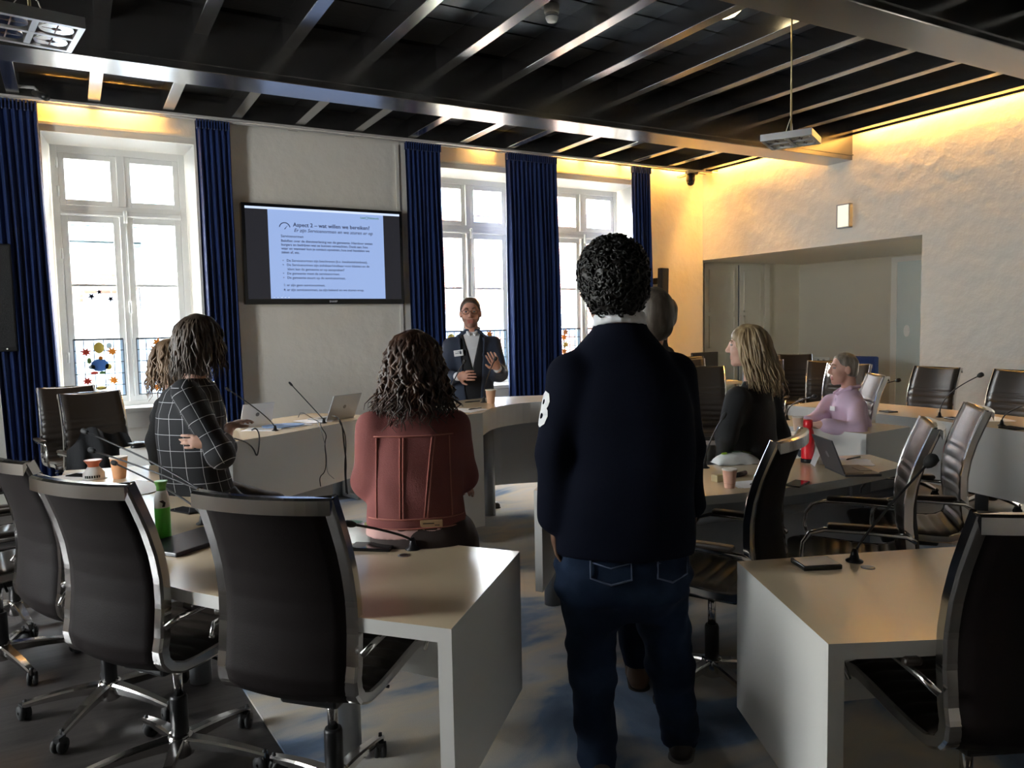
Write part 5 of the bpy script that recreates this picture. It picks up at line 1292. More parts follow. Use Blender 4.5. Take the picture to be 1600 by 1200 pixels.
for (a, b_) in ((-.140, -.010), (.075, .175)):                  # back pockets
    z0, z1 = zP0, zP1; pm = MB(); pts = []
    for u, v in ((a, z1), (b_, z1), (b_, z0+.02), ((a+b_)/2, z0), (a, z0+.02), (a, z1)): pts.append(project(LG, (u, -.5, v), (0, 1, 0)))
    if all(q is not None for q in pts):
        pm.tube([q-[0, .003, 0] for q in pts], .0035, 6); pm.tube([pts[0]-[0, .003, .012], (pts[0]+pts[1])/2-[0, .008, .03], pts[1]-[0, .003, .012]], .0025, 5)
        pm.build('pocket_stitching', mat('denim_stitch', (.10, .13, .20), .8), P.root)
SW_ = Field().loft(T, .05).chain([shl, ell_, P.j(866, 806, 2.59)], (.084, .066, .054), .028).chain([shr, elr, wr_], (.084, .064, .052), .028)
SW_.cut((0, 0, T[0][0]+.008), (0, 0, 1)); SW_.noise(wrinkle(.005, 17, 4))
P.cloth(SW_, 'sweater', NAVY, .009)
C = Field()                                                     # white shirt collar standing above the sweater
ring = [neck+Rz(P.a*0) @ np.array([.080*math.cos(t), .072*math.sin(t)-.004, .008+.022*math.sin(t+math.pi)*1.0]) for t in np.linspace(0, 2*math.pi, 17)]
for a, b_ in zip(ring[:-1], ring[1:]): C.cap(a, b_, .012, k=.004); C.cap(a*.97+neck*.03+[0, 0, .026], b_*.97+neck*.03+[0, 0, .026], .009, k=.014)
P.cloth(C, 'shirt_collar', mat('white_cotton', (.72, .73, .76), .8), .005)
P.face_parts((.03, .02, .015), (.01, .008, .006))
P.finish(.0075)
P.cap_hair(HAIR_BK, .026, back=-.055, front=.05, noise=.006, fr=120)
pts = []; rg = np.random.default_rng(5)
for i in range(900):
    v = rg.normal(size=3); v /= np.linalg.norm(v)
    if v[2] < -.75 or (v[1] > .45 and v[2] < .35): continue
    c = np.array([v[0]*.098, v[1]*.116-.014, v[2]*.112+.036]); 
    if c[2] < -.07: continue
    u = rg.normal(size=3); u -= v*(u@v); u /= np.linalg.norm(u); w_ = np.cross(v, u); L = []
    for k in range(9): t = k*.95; L.append(P.h(c+v*(.002*k)+.0085*(u*math.cos(t)+w_*math.sin(t))))
    pts.append(L)
for i in range(420):
    v = rg.normal(size=3); v /= np.linalg.norm(v)
    if v[1] > .3 or v[2] > .3 or v[2] < -.8: continue
    c = np.array([v[0]*.090, v[1]*.088-.035, v[2]*.088-.018]); u = rg.normal(size=3); u -= v*(u@v); u /= np.linalg.norm(u); w_ = np.cross(v, u)
    pts.append([P.h(c+v*(.002*k)+.0085*(u*math.cos(k*.95)+w_*math.sin(k*.95))) for k in range(9)])
mb = MB()
for L in pts: mb.tube(L, .0036, 4)
o = mb.build('curls', HAIR_BK, P.root); tag(o, kind='stuff')
gl = MB(); gl.tube([P.h((-.083, -.005, .016)), P.h((-.080, .05, .018)), P.h((-.068, .098, .018))], .0028, 5); gl.tube([P.h((.083, -.005, .016)), P.h((.080, .05, .018)), P.h((.068, .098, .018))], .0028, 5)
for sg in (-1, 1): gl.tube([P.h((sg*.035+.028*math.cos(t), .103, .010+.020*math.sin(t))) for t in np.linspace(0, 6.283, 15)], .0022, 5)
gl.build('glasses', BLACKP, P.root)
BRSH = mat('dark_brown_shoe', (.030, .020, .015), .45)
for q, d in zip(ank, ((-.10, 1), (.25, 1))): shoe(P, q, d, BRSH, mat('worn_sole', (.10, .09, .08), .8), .30)
# number on the left sleeve
t = text_mesh('sleeve_number', '8', .15, mat('white_print', (.75, .75, .76), .7), P.root, bold=.006); me = t.data
ax_ = ell_-shl; ax_ /= np.linalg.norm(ax_); out_ = np.array([-.93, -.36, 0]); out_ -= ax_*(out_@ax_); out_ /= np.linalg.norm(out_); rt_ = np.cross(out_, ax_)
bm = bmesh.new(); bm.from_mesh(me); bmesh.ops.triangulate(bm, faces=bm.faces); bmesh.ops.subdivide_edges(bm, edges=bm.edges, cuts=2); bm.to_mesh(me); bm.free()
c0 = shl*.52+ell_*.48
for v in me.vertices:
    s0 = c0+ax_*(.05-v.co.y)*1.05-rt_*(v.co.x-.045)*.85+out_*.25; q = project(SW_, s0, -out_, .5)
    if q is not None: v.co = q+out_*.003

# ---------------------------------------------------------------- woman in the red jacket
P = PP('person in a dusty red denim jacket with wavy brown hair, perched on the desk edge', (1.20, 2.88), (.40, .92), SKW, J(648, 566, 3.05), hyaw=-.15, hpitch=.05, hs=.98)
neck = P.j(648, 640, 3.02); P.head(neck)
sl_, sr_ = P.j(582, 668, 2.98), P.j(708, 666, 3.06); el1, er1 = P.j(575, 752, 3.0), P.j(722, 742, 3.12); wl1, wr1 = P.j(622, 772, 3.24), P.j(706, 768, 3.26)
T = P.levels([(652, 816, 2.99, .195, .130), (650, 770, 3.0, .182, .124), (648, 715, 3.02, .180, .122), (647, 675, 3.02, .178, .112), (647, 650, 3.02, .135, .085), (648, 634, 3.02, .065, .060)])
P.B.loft(grow_rows(T, -.02), .03); P.arm(sl_, el1, wl1, (.042, .036, .025)); P.arm(sr_, er1, wr1, (.042, .036, .025))
P.hand(wr1, P.j(724, 762, 3.20)-wr1, (0, .3, 1), 1, .6, sc=.9); P.hand(wl1, (.9, .5, -.1), (0, .3, 1), -1, .6, sc=.9)
REDJ = mat('dusty_red_denim', (.28, .085, .077), .85, bump=.3, bscale=350, var=.12, vscale=9)
JK = Field().loft(T, .05).chain([sl_, el1, wl1], (.066, .056, .042), .045).chain([sr_, er1, P.j(712, 764, 3.22)], (.066, .056, .044), .045)
JK.cut((0, 0, T[0][0]+.004), (0, 0, 1)); JK.noise(wrinkle(.003, 34, 12))
P.cloth(JK, 'jacket', REDJ, .0075)
STI = mat('pale_red_stitching', (.52, .19, .15), .85)
def seam(F, pts, r=.0032, pair=0., m=STI, nm='seam'):
    for off in ((-pair, pair) if pair else (0,)):
        L = []
        for x, z in pts:
            q = project(F, (x+off, -.6, z), (0, 1, 0), 1.0)
            if q is not None: L.append(q-[0, .0015, 0])
        if len(L) > 2: MB().tube(L, r, 5).build(nm, m, P.root)
zb, zs = T[0][0], T[3][0]
cx = lambda z: np.interp(z, [t[0] for t in T], [t[1] for t in T])
def vline(f0, f1, pair): seam(JK, [(cx(z)+f0+(f1-f0)*(z-zb)/(zs-zb), z) for z in np.linspace(zb+.045, zs-.005, 14)], .0028, pair)
vline(-.055, -.045, .006); vline(.030, .075, .006); vline(-.150, -.140, .0); vline(.135, .135, 0)
seam(JK, [(cx(zb)+x, zb+.042) for x in np.linspace(-.18, .18, 20)], .003); seam(JK, [(cx(zb)+x, zb+.008) for x in np.linspace(-.18, .18, 20)], .003)
seam(JK, [(cx(zs)+x, zs+.0) for x in np.linspace(-.15, .15, 16)], .003)
q = project(JK, (cx(zb)+.055, -.6, zb+.024), (0, 1, 0), 1.)
if q is not None:
    o = bevel(MB().box(-.042, .042, -.003, .002, -.014, .014).build('leather_patch', mat('tan_patch', (.50, .32, .17), .7), P.root), .002); o.location = q-[0, .003, 0]
    MB().box(-.032, .010, -.0036, -.003, -.001, .003).box(.012, .030, -.0036, -.003, -.008, -.005).build('patch_print', mat('patch_ink', (.06, .04, .03), .7), o)
SH = Field().loft([(zb-.030, cx(zb), T[0][2]-.004, .199, .142), (zb+.006, cx(zb), T[0][2]-.002, .189, .126)], .02); SH.noise(wrinkle(.001, 60, 2)); P.cloth(SH, 'shirt_hem', mat('pale_pink_cotton', (.70, .42, .38), .85), .008)
hp = [P.j(622, 850, 2.99), P.j(705, 848, 3.05)]; kn = [P.lo(P.p0+np.array([.02, .62, .50])), P.lo(P.p0+np.array([.22, .55, .50]))]; kn = [np.array([-.10, .42, .46]), np.array([.10, .42, .46])]; an = [np.array([-.11, .50, .09]), np.array([.11, .48, .09])]
BRT = mat('brown_trouser', (.050, .032, .027), .8, bump=.15, bscale=200)
TP = P.levels([(664, 868, 2.97, .205, .150), (662, 845, 2.98, .205, .150), (657, 810, 2.99, .178, .122)])
TR_ = legs(P, hp, kn, an, (.100, .068, .052), BRT, top=TP); TR_.cut((0, 0, .06), (0, 0, 1)); P.cloth(TR_, 'trousers', BRT, .009)
for q in an: shoe(P, q, (0, 1), BLACKP, L=.25)
P.face_parts(); P.finish(.0075)
def ext(H):
    H.ell(P.h((0, -.055, -.07)), (.100, .062, .10), .04, R=P.HR); H.ell(P.h((-.02, -.06, -.13)), (.115, .05, .07), .04, R=P.HR)
base_hair(P, HAIR_BR, -.12, .012, ext, noise=.006, fr=55)
locks(P.root, hair_paths(P, 230, -1.75, 1.75, .235, 3, 1.35, .02, jit=.013), .0085, HAIR_BR, wave=.014, wl=.085, seed=2)
o = MB().lathe([(.012, -.006), (.014, 0), (.010, .006)], n=12).build('hair_clip', BLACKP, P.root); o.location = P.h((-.005, -.128, .035))

# ---------------------------------------------------------------- woman in the checked jacket
PLAID = bpy.data.materials.new('black_windowpane_check'); PLAID.use_nodes = True; N, L = nodes_of(PLAID); b = N['Principled BSDF']
uvn = N.new('ShaderNodeUVMap'); uvn.uv_map = 'cloth'; sp = N.new('ShaderNodeSeparateXYZ'); L.new(uvn.outputs[0], sp.inputs[0]); outs = []
for k in (0, 1):
    fr_ = N.new('ShaderNodeMath'); fr_.operation = 'FRACT'; L.new(sp.outputs[k], fr_.inputs[0]); lt = N.new('ShaderNodeMath'); lt.operation = 'LESS_THAN'; lt.inputs[1].default_value = .034; L.new(fr_.outputs[0], lt.inputs[0]); outs.append(lt)
mx = N.new('ShaderNodeMath'); mx.operation = 'MAXIMUM'; L.new(outs[0].outputs[0], mx.inputs[0]); L.new(outs[1].outputs[0], mx.inputs[1])
mc = N.new('ShaderNodeMixRGB'); mc.inputs[1].default_value = (.010, .010, .012, 1); mc.inputs[2].default_value = (.42, .42, .43, 1); L.new(mx.outputs[0], mc.inputs[0]); L.new(mc.outputs[0], b.inputs['Base Color']); b.inputs['Roughness'].default_value = .85
P = PP('person in a black jacket with white windowpane checks, arms crossed, shoulder-length brown hair', (.74, 3.98), (.72, .69), SKW, J(314, 530, 3.92), hyaw=-.10, hpitch=.02, hs=1.0)
neck = P.j(306, 590, 3.92); P.head(neck)
sr_, sl_ = P.j(290, 613, 3.80), P.j(296, 612, 4.15); er1, el1 = P.j(345, 712, 3.78), P.j(350, 700, 4.12); wr1, wl1 = P.j(358, 668, 4.02), P.j(328, 690, 3.76)
T = P.levels([(312, 770, 3.95, .185, .135), (304, 735, 3.95, .178, .128), (298, 690, 3.95, .172, .122), (296, 645, 3.94, .175, .118), (298, 612, 3.93, .150, .095), (303, 590, 3.92, .065, .060)])
P.B.loft(grow_rows(T, -.02), .03); P.arm(sr_, er1, wr1, (.042, .036, .025)); P.arm(sl_, el1, wl1, (.042, .036, .025))
P.hand(wl1, P.j(306, 690, 3.74)-wl1, P.lo(J(313, 690, 3.0))-wl1, 1, .5, sc=.9); P.hand(wr1, (0.2, .9, .3), (0, 0, 1), 1, .5, sc=.9)
JK = Field().loft(T, .05).chain([sr_, er1, P.j(352, 692, 3.90)], (.070, .058, .046), .045).chain([sl_, el1, P.j(338, 695, 3.84)], (.066, .056, .044), .045)
JK.cut((0, 0, T[0][0]+.004), (0, 0, 1)); JK.noise(wrinkle(.003, 30, 22))
V, Fq = JK.mesh(.008)
ax_ = er1-sr_; Ls = np.linalg.norm(ax_); ax_ = ax_/Ls; rel = V-sr_; tt = rel@ax_; rad = rel-tt[:, None]*ax_; dr_ = np.linalg.norm(rad, axis=1)
e1 = np.cross(ax_, [0, 0, 1]); e1 /= np.linalg.norm(e1); e2 = np.cross(ax_, e1); isarm = (dr_ < .080) & (tt > -.02) & (tt < Ls+.05) & (V[:, 2] < sr_[2]+.03)
cxx = np.interp(V[:, 2], [t[0] for t in T], [t[1] for t in T]); cyy = np.interp(V[:, 2], [t[0] for t in T], [t[2] for t in T])
ang = np.arctan2((V[:, 0]-cxx)/.17, -(V[:, 1]-cyy)/.12); uv = np.c_[ang*.155/.072+.35, V[:, 2]/.080]
uva = np.c_[np.arctan2(rad@e1, rad@e2)*.062/.072+.2, tt/.080]
# every face takes one mapping (arm or trunk) so that lines stay crisp: split the shared vertices
fa = isarm[Fq].mean(1) > .5; V2 = np.concatenate([V, V]); uv2 = np.concatenate([uv, uva]); Fq = np.where(fa[:, None], Fq+len(V), Fq)
np_mesh('jacket', V2, Fq, PLAID, None, P.root, uv2)
hp = [np.array([-.09, .0, .86]), np.array([.09, 0, .86])]; kn = [np.array([-.10, .16, .48]), np.array([.11, .20, .48])]; an = [np.array([-.11, .20, .09]), np.array([.13, .28, .09])]
BKT = mat('black_trouser', (.012, .012, .014), .75); q = P.j(312, 770, 3.95)
TR_ = legs(P, [q+[-.08, 0, -.06], q+[.08, .02, -.06]], kn, an, (.105, .072, .055), BKT, top=[(q[2]-.10, q[0], q[1], .19, .145), (q[2]+.02, q[0], q[1], .175, .125)]); TR_.cut((0, 0, .06), (0, 0, 1)); P.cloth(TR_, 'trousers', BKT, .01)
for q in an: shoe(P, q, (.2, 1), BLACKP, L=.25)
P.face_parts(); P.finish(.0075)
base_hair(P, HAIR_GB, -.11, .012, lambda H: H.ell(P.h((0, -.04, -.09)), (.098, .075, .085), .04, R=P.HR), noise=.004, fr=55)
locks(P.root, hair_paths(P, 200, -2.05, 2.05, .205, 8, 1.12, .0, jit=.010), .0075, HAIR_GB, wave=.006, wl=.10, seed=4)

# ---------------------------------------------------------------- woman half hidden behind the checked jacket
P = PP('person with light brown hair and black top, mostly hidden behind the checked jacket', (.86, 4.86), (.80, .60), SKW, J(270, 560, 4.85), hs=.98)
neck = P.j(270, 620, 4.85); P.head(neck); q0 = P.j(276, 700, 4.85)
T = P.levels([(280, 745, 4.9, .175, .125), (276, 700, 4.88, .165, .118), (272, 650, 4.86, .165, .110), (270, 625, 4.85, .10, .08), (270, 615, 4.85, .055, .055)])
sA, eA, wA = P.j(256, 636, 4.75), P.j(243, 690, 4.78), P.j(246, 724, 4.80); sB, eB, wB = P.j(290, 636, 5.0), P.j(300, 690, 5.02), P.j(310, 715, 4.95)
P.B.loft(grow_rows(T, -.02), .03); P.arm(sA, eA, wA, (.040, .034, .026)); P.arm(sB, eB, wB, (.040, .034, .026)); P.hand(wA, P.j(244, 745, 4.8)-wA, P.lo(J(244, 740, 4.))-wA, 1, .3, sc=.9); P.hand(wB, (0, 1, -.3), (0, 0, 1), 1, .4, sc=.9)
BK = mat('black_knit', (.010, .010, .011), .9, bump=.2, bscale=200)
F = Field().loft(T, .05).chain([sA, eA, P.j(245, 718, 4.79)], (.062, .052, .042), .04).chain([sB, eB, wB], (.06, .05, .04), .04).noise(wrinkle(.003, 30, 6)); P.cloth(F, 'top', BK, .009)
b0 = T[0]; F = legs(P, [np.array([b0[1]-.08, b0[2], b0[0]-.05]), np.array([b0[1]+.08, b0[2], b0[0]-.05])], [np.array([-.1, .12, .47]), np.array([.1, .15, .47])], [np.array([-.1, .12, .09]), np.array([.1, .18, .09])], (.10, .07, .052), BKT, top=[(b0[0]-.09, b0[1], b0[2], .18, .135), (b0[0]+.02, b0[1], b0[2], .17, .12)]); P.cloth(F, 'trousers', BKT, .011)
for q in ((-.1, .12), (.1, .18)): shoe(P, q, (0, 1), BLACKP, L=.25)
P.finish(.008); HAIR_LB = mat_ramp('light_brown_hair', [(.3, (.09, .055, .03)), (.55, (.19, .12, .07)), (.8, (.34, .24, .15))], 30, .45, 4, (1, 1, .12))
base_hair(P, HAIR_LB, -.11, .012, None, noise=.004); locks(P.root, hair_paths(P, 110, -1.9, 1.9, .24, 18, 1.2, .01, jit=.012), .008, HAIR_LB, wave=.010, wl=.08, seed=6)

# ---------------------------------------------------------------- presenter
P = PP('person in a blue-grey suit with waistcoat and glasses, speaking with open hands', (3.06, 5.80), (-.42, -.91), (.50, .25, .175), J(735, 489, 6.56), hyaw=-.06, hpitch=.02, hs=1.06)
P.stub = mat('stubble_skin', (.33, .17, .125), .6)
neck = P.j(737, 519, 6.64); P.head(neck)
sR, sL = P.j(704, 540, 6.60), P.j(770, 538, 6.66); eR, eL = P.j(699, 590, 6.52), P.j(781, 584, 6.56); wR, wL = P.j(717, 588, 6.26), P.j(777, 575, 6.30)
T = P.levels([(735, 640, 6.62, .200, .130), (736, 610, 6.62, .192, .130), (737, 575, 6.62, .196, .130), (737, 545, 6.62, .190, .115), (737, 526, 6.62, .135, .085), (737, 514, 6.62, .062, .058)])
P.B.loft(grow_rows(T, -.035), .03); P.arm(sR, eR, wR, (.046, .040, .028)); P.arm(sL, eL, wL, (.046, .040, .028))
P.hand(wR, P.j(738, 586, 6.16)-wR, P.j(728, 570, 5.6)-wR, 1, .35, 1.1); P.hand(wL, P.j(770, 560, 6.22)-wL, P.j(790, 580, 5.9)-wL, -1, .55, 1.1)
SUIT = mat('blue_grey_suit', (.030, .042, .072), .75, bump=.15, bscale=250, var=.06, vscale=12); VEST = mat('black_waistcoat', (.008, .008, .011), .7); SHIRT = mat('white_shirt', (.70, .70, .72), .75)
cxx = T[3][1]; F = Field().loft(grow_rows(T, -.022), .03); F.cut((0, 0, T[0][0]+.2), (0, 0, 1)); P.cloth(F, 'shirt', SHIRT, .008)
F = Field()
for sg in (-1, 1): F.cap(neck+[sg*.058, .02, .028], neck+[sg*.022, .085, -.02], .016, .012, .006); F.cap(neck+[sg*.060, .01, .03], neck+[sg*.045, -.05, .035], .016, .016, .006)
P.cloth(F, 'shirt_collar', SHIRT, .005)
zV = T[2][0]-.01
F = Field().loft(grow_rows(T, -.012), .03)                       # waistcoat with deep V
zt = T[-1][0]
for sg in (-1, 1): F.cut((0, 0, 0), (0, 0, 1)) if False else None
def vee(F, cx, z0, w, z1, sgn=1):
    # removes the wedge above a V whose tip is at z0 and whose half width at z1 is w
    s_ = w/(z1-z0)
    def fn(X, Y, Z): return np.maximum(0, (s_*(Z-z0)-np.abs(X-cx))/math.hypot(1, s_))*(Y > T[2][2]-.01)*3.
    F.noise(fn)
vee(F, cxx, zV, .085, zt); P.cloth(F, 'waistcoat', VEST, .007)
F = Field().loft(T, .04).chain([sR, eR, P.j(712, 589, 6.34)], (.072, .062, .048), .045).chain([sL, eL, P.j(779, 577, 6.36)], (.072, .062, .048), .045)
s2 = .10
def openf(X, Y, Z): return np.maximum(0, (.055+.055*np.clip((Z-T[0][0])/(zt-T[0][0]), 0, 1))-np.abs(X-cxx))*(Y > T[2][2]+.02)*4.*(Z < zt+.05)
F.noise(openf); F.noise(wrinkle(.003, 30, 31)); P.cloth(F, 'suit_jacket', SUIT, .0075)
SJ = F
for sg in (-1, 1):                                              # lapels
    L = [(cxx+sg*.070, zt-.03), (cxx+sg*.105, zt-.10), (cxx+sg*.098, zt-.20), (cxx+sg*.066, zt-.30)]; Q = [project(SJ, (x, .6, z), (0, -1, 0), 1.) for x, z in L]
    if all(q is not None for q in Q): MB().tube([q+[0, .004, 0] for q in Q], [.012, .018, .016, .006], 6, flat=(1, .5)).build('lapel', SUIT, P.root)
for a, b_ in ((wR, eR), (wL, eL)): d = (a-b_)/np.linalg.norm(a-b_); P.cloth(Field().cap(a-d*.03, a-d*.008, .036, .036, .002), 'shirt_cuff', SHIRT, .005)
for z in np.linspace(zV-.02, T[0][0], 5):
    q = project(F, (cxx, .6, z), (0, -1, 0), 1.); o = MB().lathe([(.006, 0), (.006, .003), (.001, .004)], n=10).build('button', mat('dark_button', (.05, .05, .06), .3), P.root); o.location = (cxx, T[2][2]+.118+.004, z); o.rotation_euler = (-math.pi/2, 0, 0)
q = project(SJ, (cxx+.115, .6, zt-.20), (0, -1, 0), 1.)
if q is not None:
    o = bevel(MB().box(-.040, .040, -.002, .003, -.026, .026).build('name_badge', PAPER, P.root), .003); o.location = q+[0, .008, 0]; o.rotation_euler = (0, .12, -.2)
    MB().box(-.03, .028, .003, .0036, -.004, .002).box(-.03, .005, .003, .0036, .008, .013).build('badge_print', mat('badge_ink', (.25, .25, .3), .7), o)
b0 = T[0]; hp = [np.array([b0[1]-.09, b0[2], b0[0]+.0]), np.array([b0[1]+.09, b0[2], b0[0]+.0])]; an = [np.array([-.14, .02, .09]), np.array([.10, .04, .09])]
an[0] = P.lo(PZ(762, 790, .0)); an[0] = np.array([an[0][0], an[0][1]-.05, .09]); an[1] = an[0]+[.26, -.03, 0]
F = legs(P, hp, [hp[0]*.5+an[0]*.5, hp[1]*.5+an[1]*.5], an, (.10, .075, .058), SUIT, top=[(b0[0]-.12, b0[1], b0[2], .185, .13), (b0[0]+.03, b0[1], b0[2], .18, .12)]); F.cut((0, 0, .05), (0, 0, 1)); P.cloth(F, 'trousers', mat('dark_trousers', (.02, .024, .036), .75), .010)
for q in an: shoe(P, q, (-.35, 1), mat('black_shoe', (.018, .014, .012), .3), L=.30)
P.face_parts((.08, .10, .12), (.09, .05, .03)); P.finish(.006)
P.cap_hair(mat_ramp('dark_brown_short_hair', [(.3, (.030, .018, .012)), (.7, (.09, .055, .036))], 40, .5), .008, front=.012, back=-.05, noise=.002)
gl = MB()
for sg in (-1, 1):
    gl.tube([P.h((sg*.034+.027*math.cos(t), .108, .008+.017*math.sin(t))) for t in np.linspace(0, 6.283, 17)], .0022, 5); gl.tube([P.h((sg*.061, .106, .014)), P.h((sg*.078, .06, .014)), P.h((sg*.082, 0, .010))], .002, 5)
gl.tube([P.h((-.008, .112, .012)), P.h((0, .116, .014)), P.h((.008, .112, .012))], .002, 5); gl.build('glasses', mat('dark_metal_rim', (.08, .05, .04), .3, .5), P.root)

# ---------------------------------------------------------------- blonde woman in black
P = PP('person in a black jacket with long blonde hair, leaning on the middle table', (3.56, 3.36), (-.42, .91), (.58, .35, .27), J(1166, 540, 4.66), hyaw=.28, hpitch=.04)
neck = P.j(1178, 600, 4.66); P.head(neck)
sN, sF = P.j(1152, 622, 4.52), P.j(1200, 618, 4.80); eN, eF = P.j(1135, 680, 4.46), P.j(1218, 680, 4.82); wN, wF = P.j(1132, 722, 4.52), P.j(1212, 715, 4.86)
T = P.levels([(1180, 738, 4.66, .190, .135), (1178, 700, 4.66, .180, .130), (1176, 655, 4.66, .180, .122), (1176, 625, 4.66, .168, .105), (1177, 604, 4.66, .10, .075), (1178, 594, 4.66, .055, .055)])
P.B.loft(grow_rows(T, -.02), .03); P.arm(sN, eN, wN, (.042, .036, .026)); P.arm(sF, eF, wF, (.042, .036, .026)); P.hand(wN, (-.1, .1, -1), (-1, 0, 0), 1, .3, sc=.9); P.hand(wF, (0, .4, -1), (1, 0, 0), -1, .3, sc=.9)
F = Field().loft(T, .05).chain([sN, eN, wN], (.070, .058, .046), .045).chain([sF, eF, wF], (.070, .058, .046), .045).noise(wrinkle(.0035, 28, 41)); P.cloth(F, 'jacket', mat('black_jacket', (.009, .009, .010), .8, bump=.2, bscale=120), .0085)
b0 = T[0]; F = legs(P, [np.array([b0[1]-.09, b0[2], b0[0]-.05]), np.array([b0[1]+.09, b0[2], b0[0]-.05])], [np.array([-.1, .22, .46]), np.array([.1, .22, .46])], [np.array([-.1, .26, .09]), np.array([.1, .28, .09])], (.10, .07, .052), BKT, top=[(b0[0]-.09, b0[1], b0[2], .19, .14), (b0[0]+.02, b0[1], b0[2], .18, .13)]); F.cut((0, 0, .05), (0, 0, 1)); P.cloth(F, 'trousers', BKT, .011)
for q in ((-.1, .26), (.1, .28)): shoe(P, q, (0, 1), BLACKP, L=.25)
P.face_parts((.15, .2, .25), (.25, .17, .10)); P.finish(.0065)
base_hair(P, HAIR_BL, -.12, .012, lambda H: H.ell(P.h((0, -.05, -.09)), (.090, .07, .11), .04, R=P.HR), noise=.003)
locks(P.root, hair_paths(P, 210, -2.0, 2.0, .30, 28, 1.1, .05, jit=.010), .0075, HAIR_BL, wave=.005, wl=.13, seed=9)

# ---------------------------------------------------------------- seated man in the pink shirt
P = PP('person in a pale pink shirt sitting with forearms on the small white desk', (5.30, 4.14), (-.80, .60), (.60, .33, .25), J(1318, 576, 5.95), hyaw=.10, hpitch=.02)
neck = P.j(1327, 612, 5.98); P.head(neck)
sN, sF = P.j(1338, 634, 5.84), P.j(1300, 628, 6.12); eN, eF = P.j(1338, 672, 5.62), P.j(1278, 655, 5.98); wN, wF = P.j(1284, 664, 5.66), P.j(1256, 660, 5.90)
T = P.levels([(1338, 712, 6.02, .185, .150), (1334, 690, 6.0, .185, .150), (1328, 655, 5.98, .190, .140), (1325, 632, 5.98, .180, .115), (1326, 617, 5.98, .12, .085), (1327, 607, 5.98, .06, .058)])
P.B.loft(grow_rows(T, -.02), .03); P.arm(sN, eN, wN, (.046, .040, .028)); P.arm(sF, eF, wF, (.046, .040, .028)); P.hand(wN, P.j(1262, 662, 5.74)-wN, (0, 0, 1), 1, .5); P.hand(wF, P.j(1262, 662, 5.74)-wF+[.1, 0, 0], (0, 0, 1), -1, .5)
PINK = mat('pale_pink_shirt', (.66, .48, .62), .8, bump=.15, bscale=120, var=.05, vscale=20)
F = Field().loft(T, .05).chain([sN, eN, P.j(1290, 665, 5.66)], (.072, .060, .046), .045).chain([sF, eF, P.j(1262, 659, 5.91)], (.070, .058, .046), .045).noise(wrinkle(.007, 34, 51)); P.cloth(F, 'shirt', PINK, .0075)
for z in np.linspace(T[1][0], T[4][0]-.03, 6):
    q = project(F, (T[2][1], .6, z), (0, -1, 0), 1.)
    if q is not None: o = MB().lathe([(.006, 0), (.006, .003), (.001, .004)], n=10).build('button', SHIRT, P.root); o.location = q; o.rotation_euler = (-math.pi/2, 0, 0)
F = Field()
for sg in (-1, 1): F.cap(neck+[sg*.064, .01, .034], neck+[sg*.034, .100, -.012], .018, .013, .006); F.cap(neck+[sg*.062, .01, .036], neck+[sg*.02, -.066, .042], .016, .016, .006)
P.cloth(F, 'shirt_collar', PINK, .005)
o = bevel(MB().box(-.030, .030, -.002, .003, -.018, .018).build('name_badge', PAPER, P.root), .002); q = project(F, (0, .6, 0), (0, -1, 0), .1); 
qq = np.array([T[2][1]-.09, T[2][2]+.155, T[3][0]-.02]); o.location = qq; o.rotation_euler = (0, 0, .35)
b0 = T[0]; hp = [np.array([b0[1]-.10, b0[2], .56]), np.array([b0[1]+.10, b0[2], .56])]; kn = [hp[0]+[-.03, .42, -.02], hp[1]+[.03, .42, -.02]]; an = [kn[0]+[0, .02, -.45], kn[1]+[0, .02, -.45]]
F = legs(P, hp, kn, an, (.10, .075, .055), JEANS, top=[(.50, b0[1], b0[2], .19, .15), (b0[0]+.03, b0[1], b0[2], .185, .15)]); F.cut((0, 0, .05), (0, 0, 1)); P.cloth(F, 'trousers', mat('grey_blue_trousers', (.05, .06, .08), .8), .011)
for q in an: shoe(P, q, (0, 1), BRSH, L=.28)
P.face_parts((.12, .16, .2), (.25, .17, .12)); P.finish(.006)
P.cap_hair(mat_ramp('light_grey_hair', [(.3, (.10, .08, .06)), (.55, (.20, .165, .13)), (.8, (.36, .32, .28))], 40, .5, 4, (1, 1, .2)), .005, front=.016, back=-.03, noise=.002)

# ---------------------------------------------------------------- two people beyond the man in navy
P = PP('person with grey-brown hair and jeans, standing hidden behind the man in navy', (2.12, 2.66), (.45, .89), SKW, J(1019, 497, 3.32), hs=1.0)
neck = P.j(1012, 545, 3.32); P.head(neck); T = P.levels([(985, 830, 3.36, .185, .125), (985, 740, 3.35, .178, .122), (985, 640, 3.34, .180, .115), (990, 585, 3.33, .165, .10), (1005, 552, 3.32, .08, .07)])
P.B.loft(grow_rows(T, -.02), .03); s1, s2_ = P.j(940, 590, 3.28), P.j(1030, 590, 3.40); e1_, e2_ = P.j(930, 690, 3.3), P.j(1030, 690, 3.42); w1_, w2_ = P.j(945, 770, 3.42), P.j(1020, 770, 3.52)
P.arm(s1, e1_, w1_); P.arm(s2_, e2_, w2_); P.hand(w1_, (0, .5, -1), (-1, 0, 0), 1, .4); P.hand(w2_, (0, .5, -1), (1, 0, 0), -1, .4)
F = Field().loft(T, .05).chain([s1, e1_, w1_], (.068, .056, .044), .045).chain([s2_, e2_, w2_], (.068, .056, .044), .045); P.cloth(F, 'sweater', mat('charcoal_knit', (.03, .03, .035), .9), .011)
b0 = T[0]; an = [P.lo(PZ(1004, 1070, 0))+[-.02, .0, .09], P.lo(PZ(1050, 1040, 0))+[0, 0, .09]]
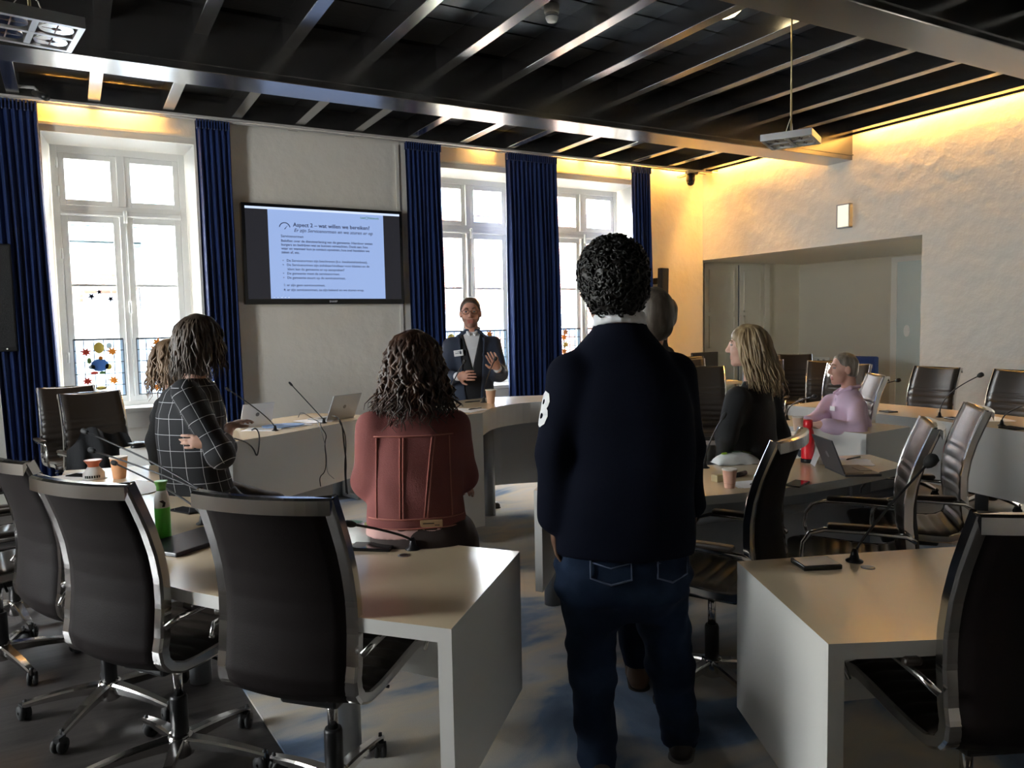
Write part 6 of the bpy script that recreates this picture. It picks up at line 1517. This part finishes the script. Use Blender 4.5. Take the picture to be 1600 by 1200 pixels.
F = legs(P, [np.array([b0[1]-.09, b0[2], b0[0]-.02]), np.array([b0[1]+.09, b0[2], b0[0]-.02])], [np.array([(b0[1]-.09+an[0][0])/2, (b0[2]+an[0][1])/2+.02, .49]), np.array([(b0[1]+.09+an[1][0])/2, (b0[2]+an[1][1])/2+.02, .49])], an, (.095, .07, .06), JEANS, top=[(b0[0]-.08, b0[1], b0[2], .185, .13), (b0[0]+.03, b0[1], b0[2], .18, .12)]); F.cut((0, 0, .09), (0, 0, 1)); P.cloth(F, 'jeans', JEANS, .010)
for q in an: shoe(P, q, (.1, 1), mat('tan_brown_shoe', (.09, .045, .022), .45), mat('dark_sole', (.03, .025, .02), .8), .30)
P.finish(.009); P.cap_hair(HAIR_GR, .014, front=.03, back=-.07, noise=.002)
P = PP('person with short black hair, nearly all hidden behind the man in navy', (3.66, 4.32), (-.2, .98), (.40, .24, .17), J(1034, 492, 5.5))
neck = P.j(1030, 524, 5.5); P.head(neck); T = P.levels([(1015, 700, 5.5, .18, .12), (1015, 620, 5.5, .18, .12), (1018, 560, 5.5, .165, .105), (1026, 530, 5.5, .07, .065)])
P.B.loft(grow_rows(T, -.02), .03); F = Field().loft(T, .05)
for sx in (-1, 1):
    a = np.array([T[2][1]+sx*.17, T[2][2], T[2][0]+.02]); e = a+[sx*.04, .02, -.28]; w_ = e+[-sx*.03, .12, -.22]; P.arm(a, e, w_); P.hand(w_, (0, .3, -1), (sx, 0, 0), sx, .3); F.chain([a, e, w_], (.062, .052, .042), .04)
P.cloth(F, 'sweater', BK, .012); b0 = T[0]
F = legs(P, [np.array([b0[1]-.09, b0[2], b0[0]-.02]), np.array([b0[1]+.09, b0[2], b0[0]-.02])], [np.array([b0[1]-.10, b0[2]+.02, .48]), np.array([b0[1]+.10, b0[2]+.02, .48])], [np.array([b0[1]-.10, b0[2], .09]), np.array([b0[1]+.10, b0[2], .09])], (.095, .07, .055), BKT, top=[(b0[0]-.08, b0[1], b0[2], .18, .125), (b0[0]+.03, b0[1], b0[2], .175, .12)]); P.cloth(F, 'trousers', BKT, .012)
for sx in (-1, 1): shoe(P, (b0[1]+sx*.10, b0[2]), (0, 1), BLACKP, L=.27)
P.finish(.009); P.cap_hair(HAIR_BK, .012, front=.03, back=-.06, noise=.002)
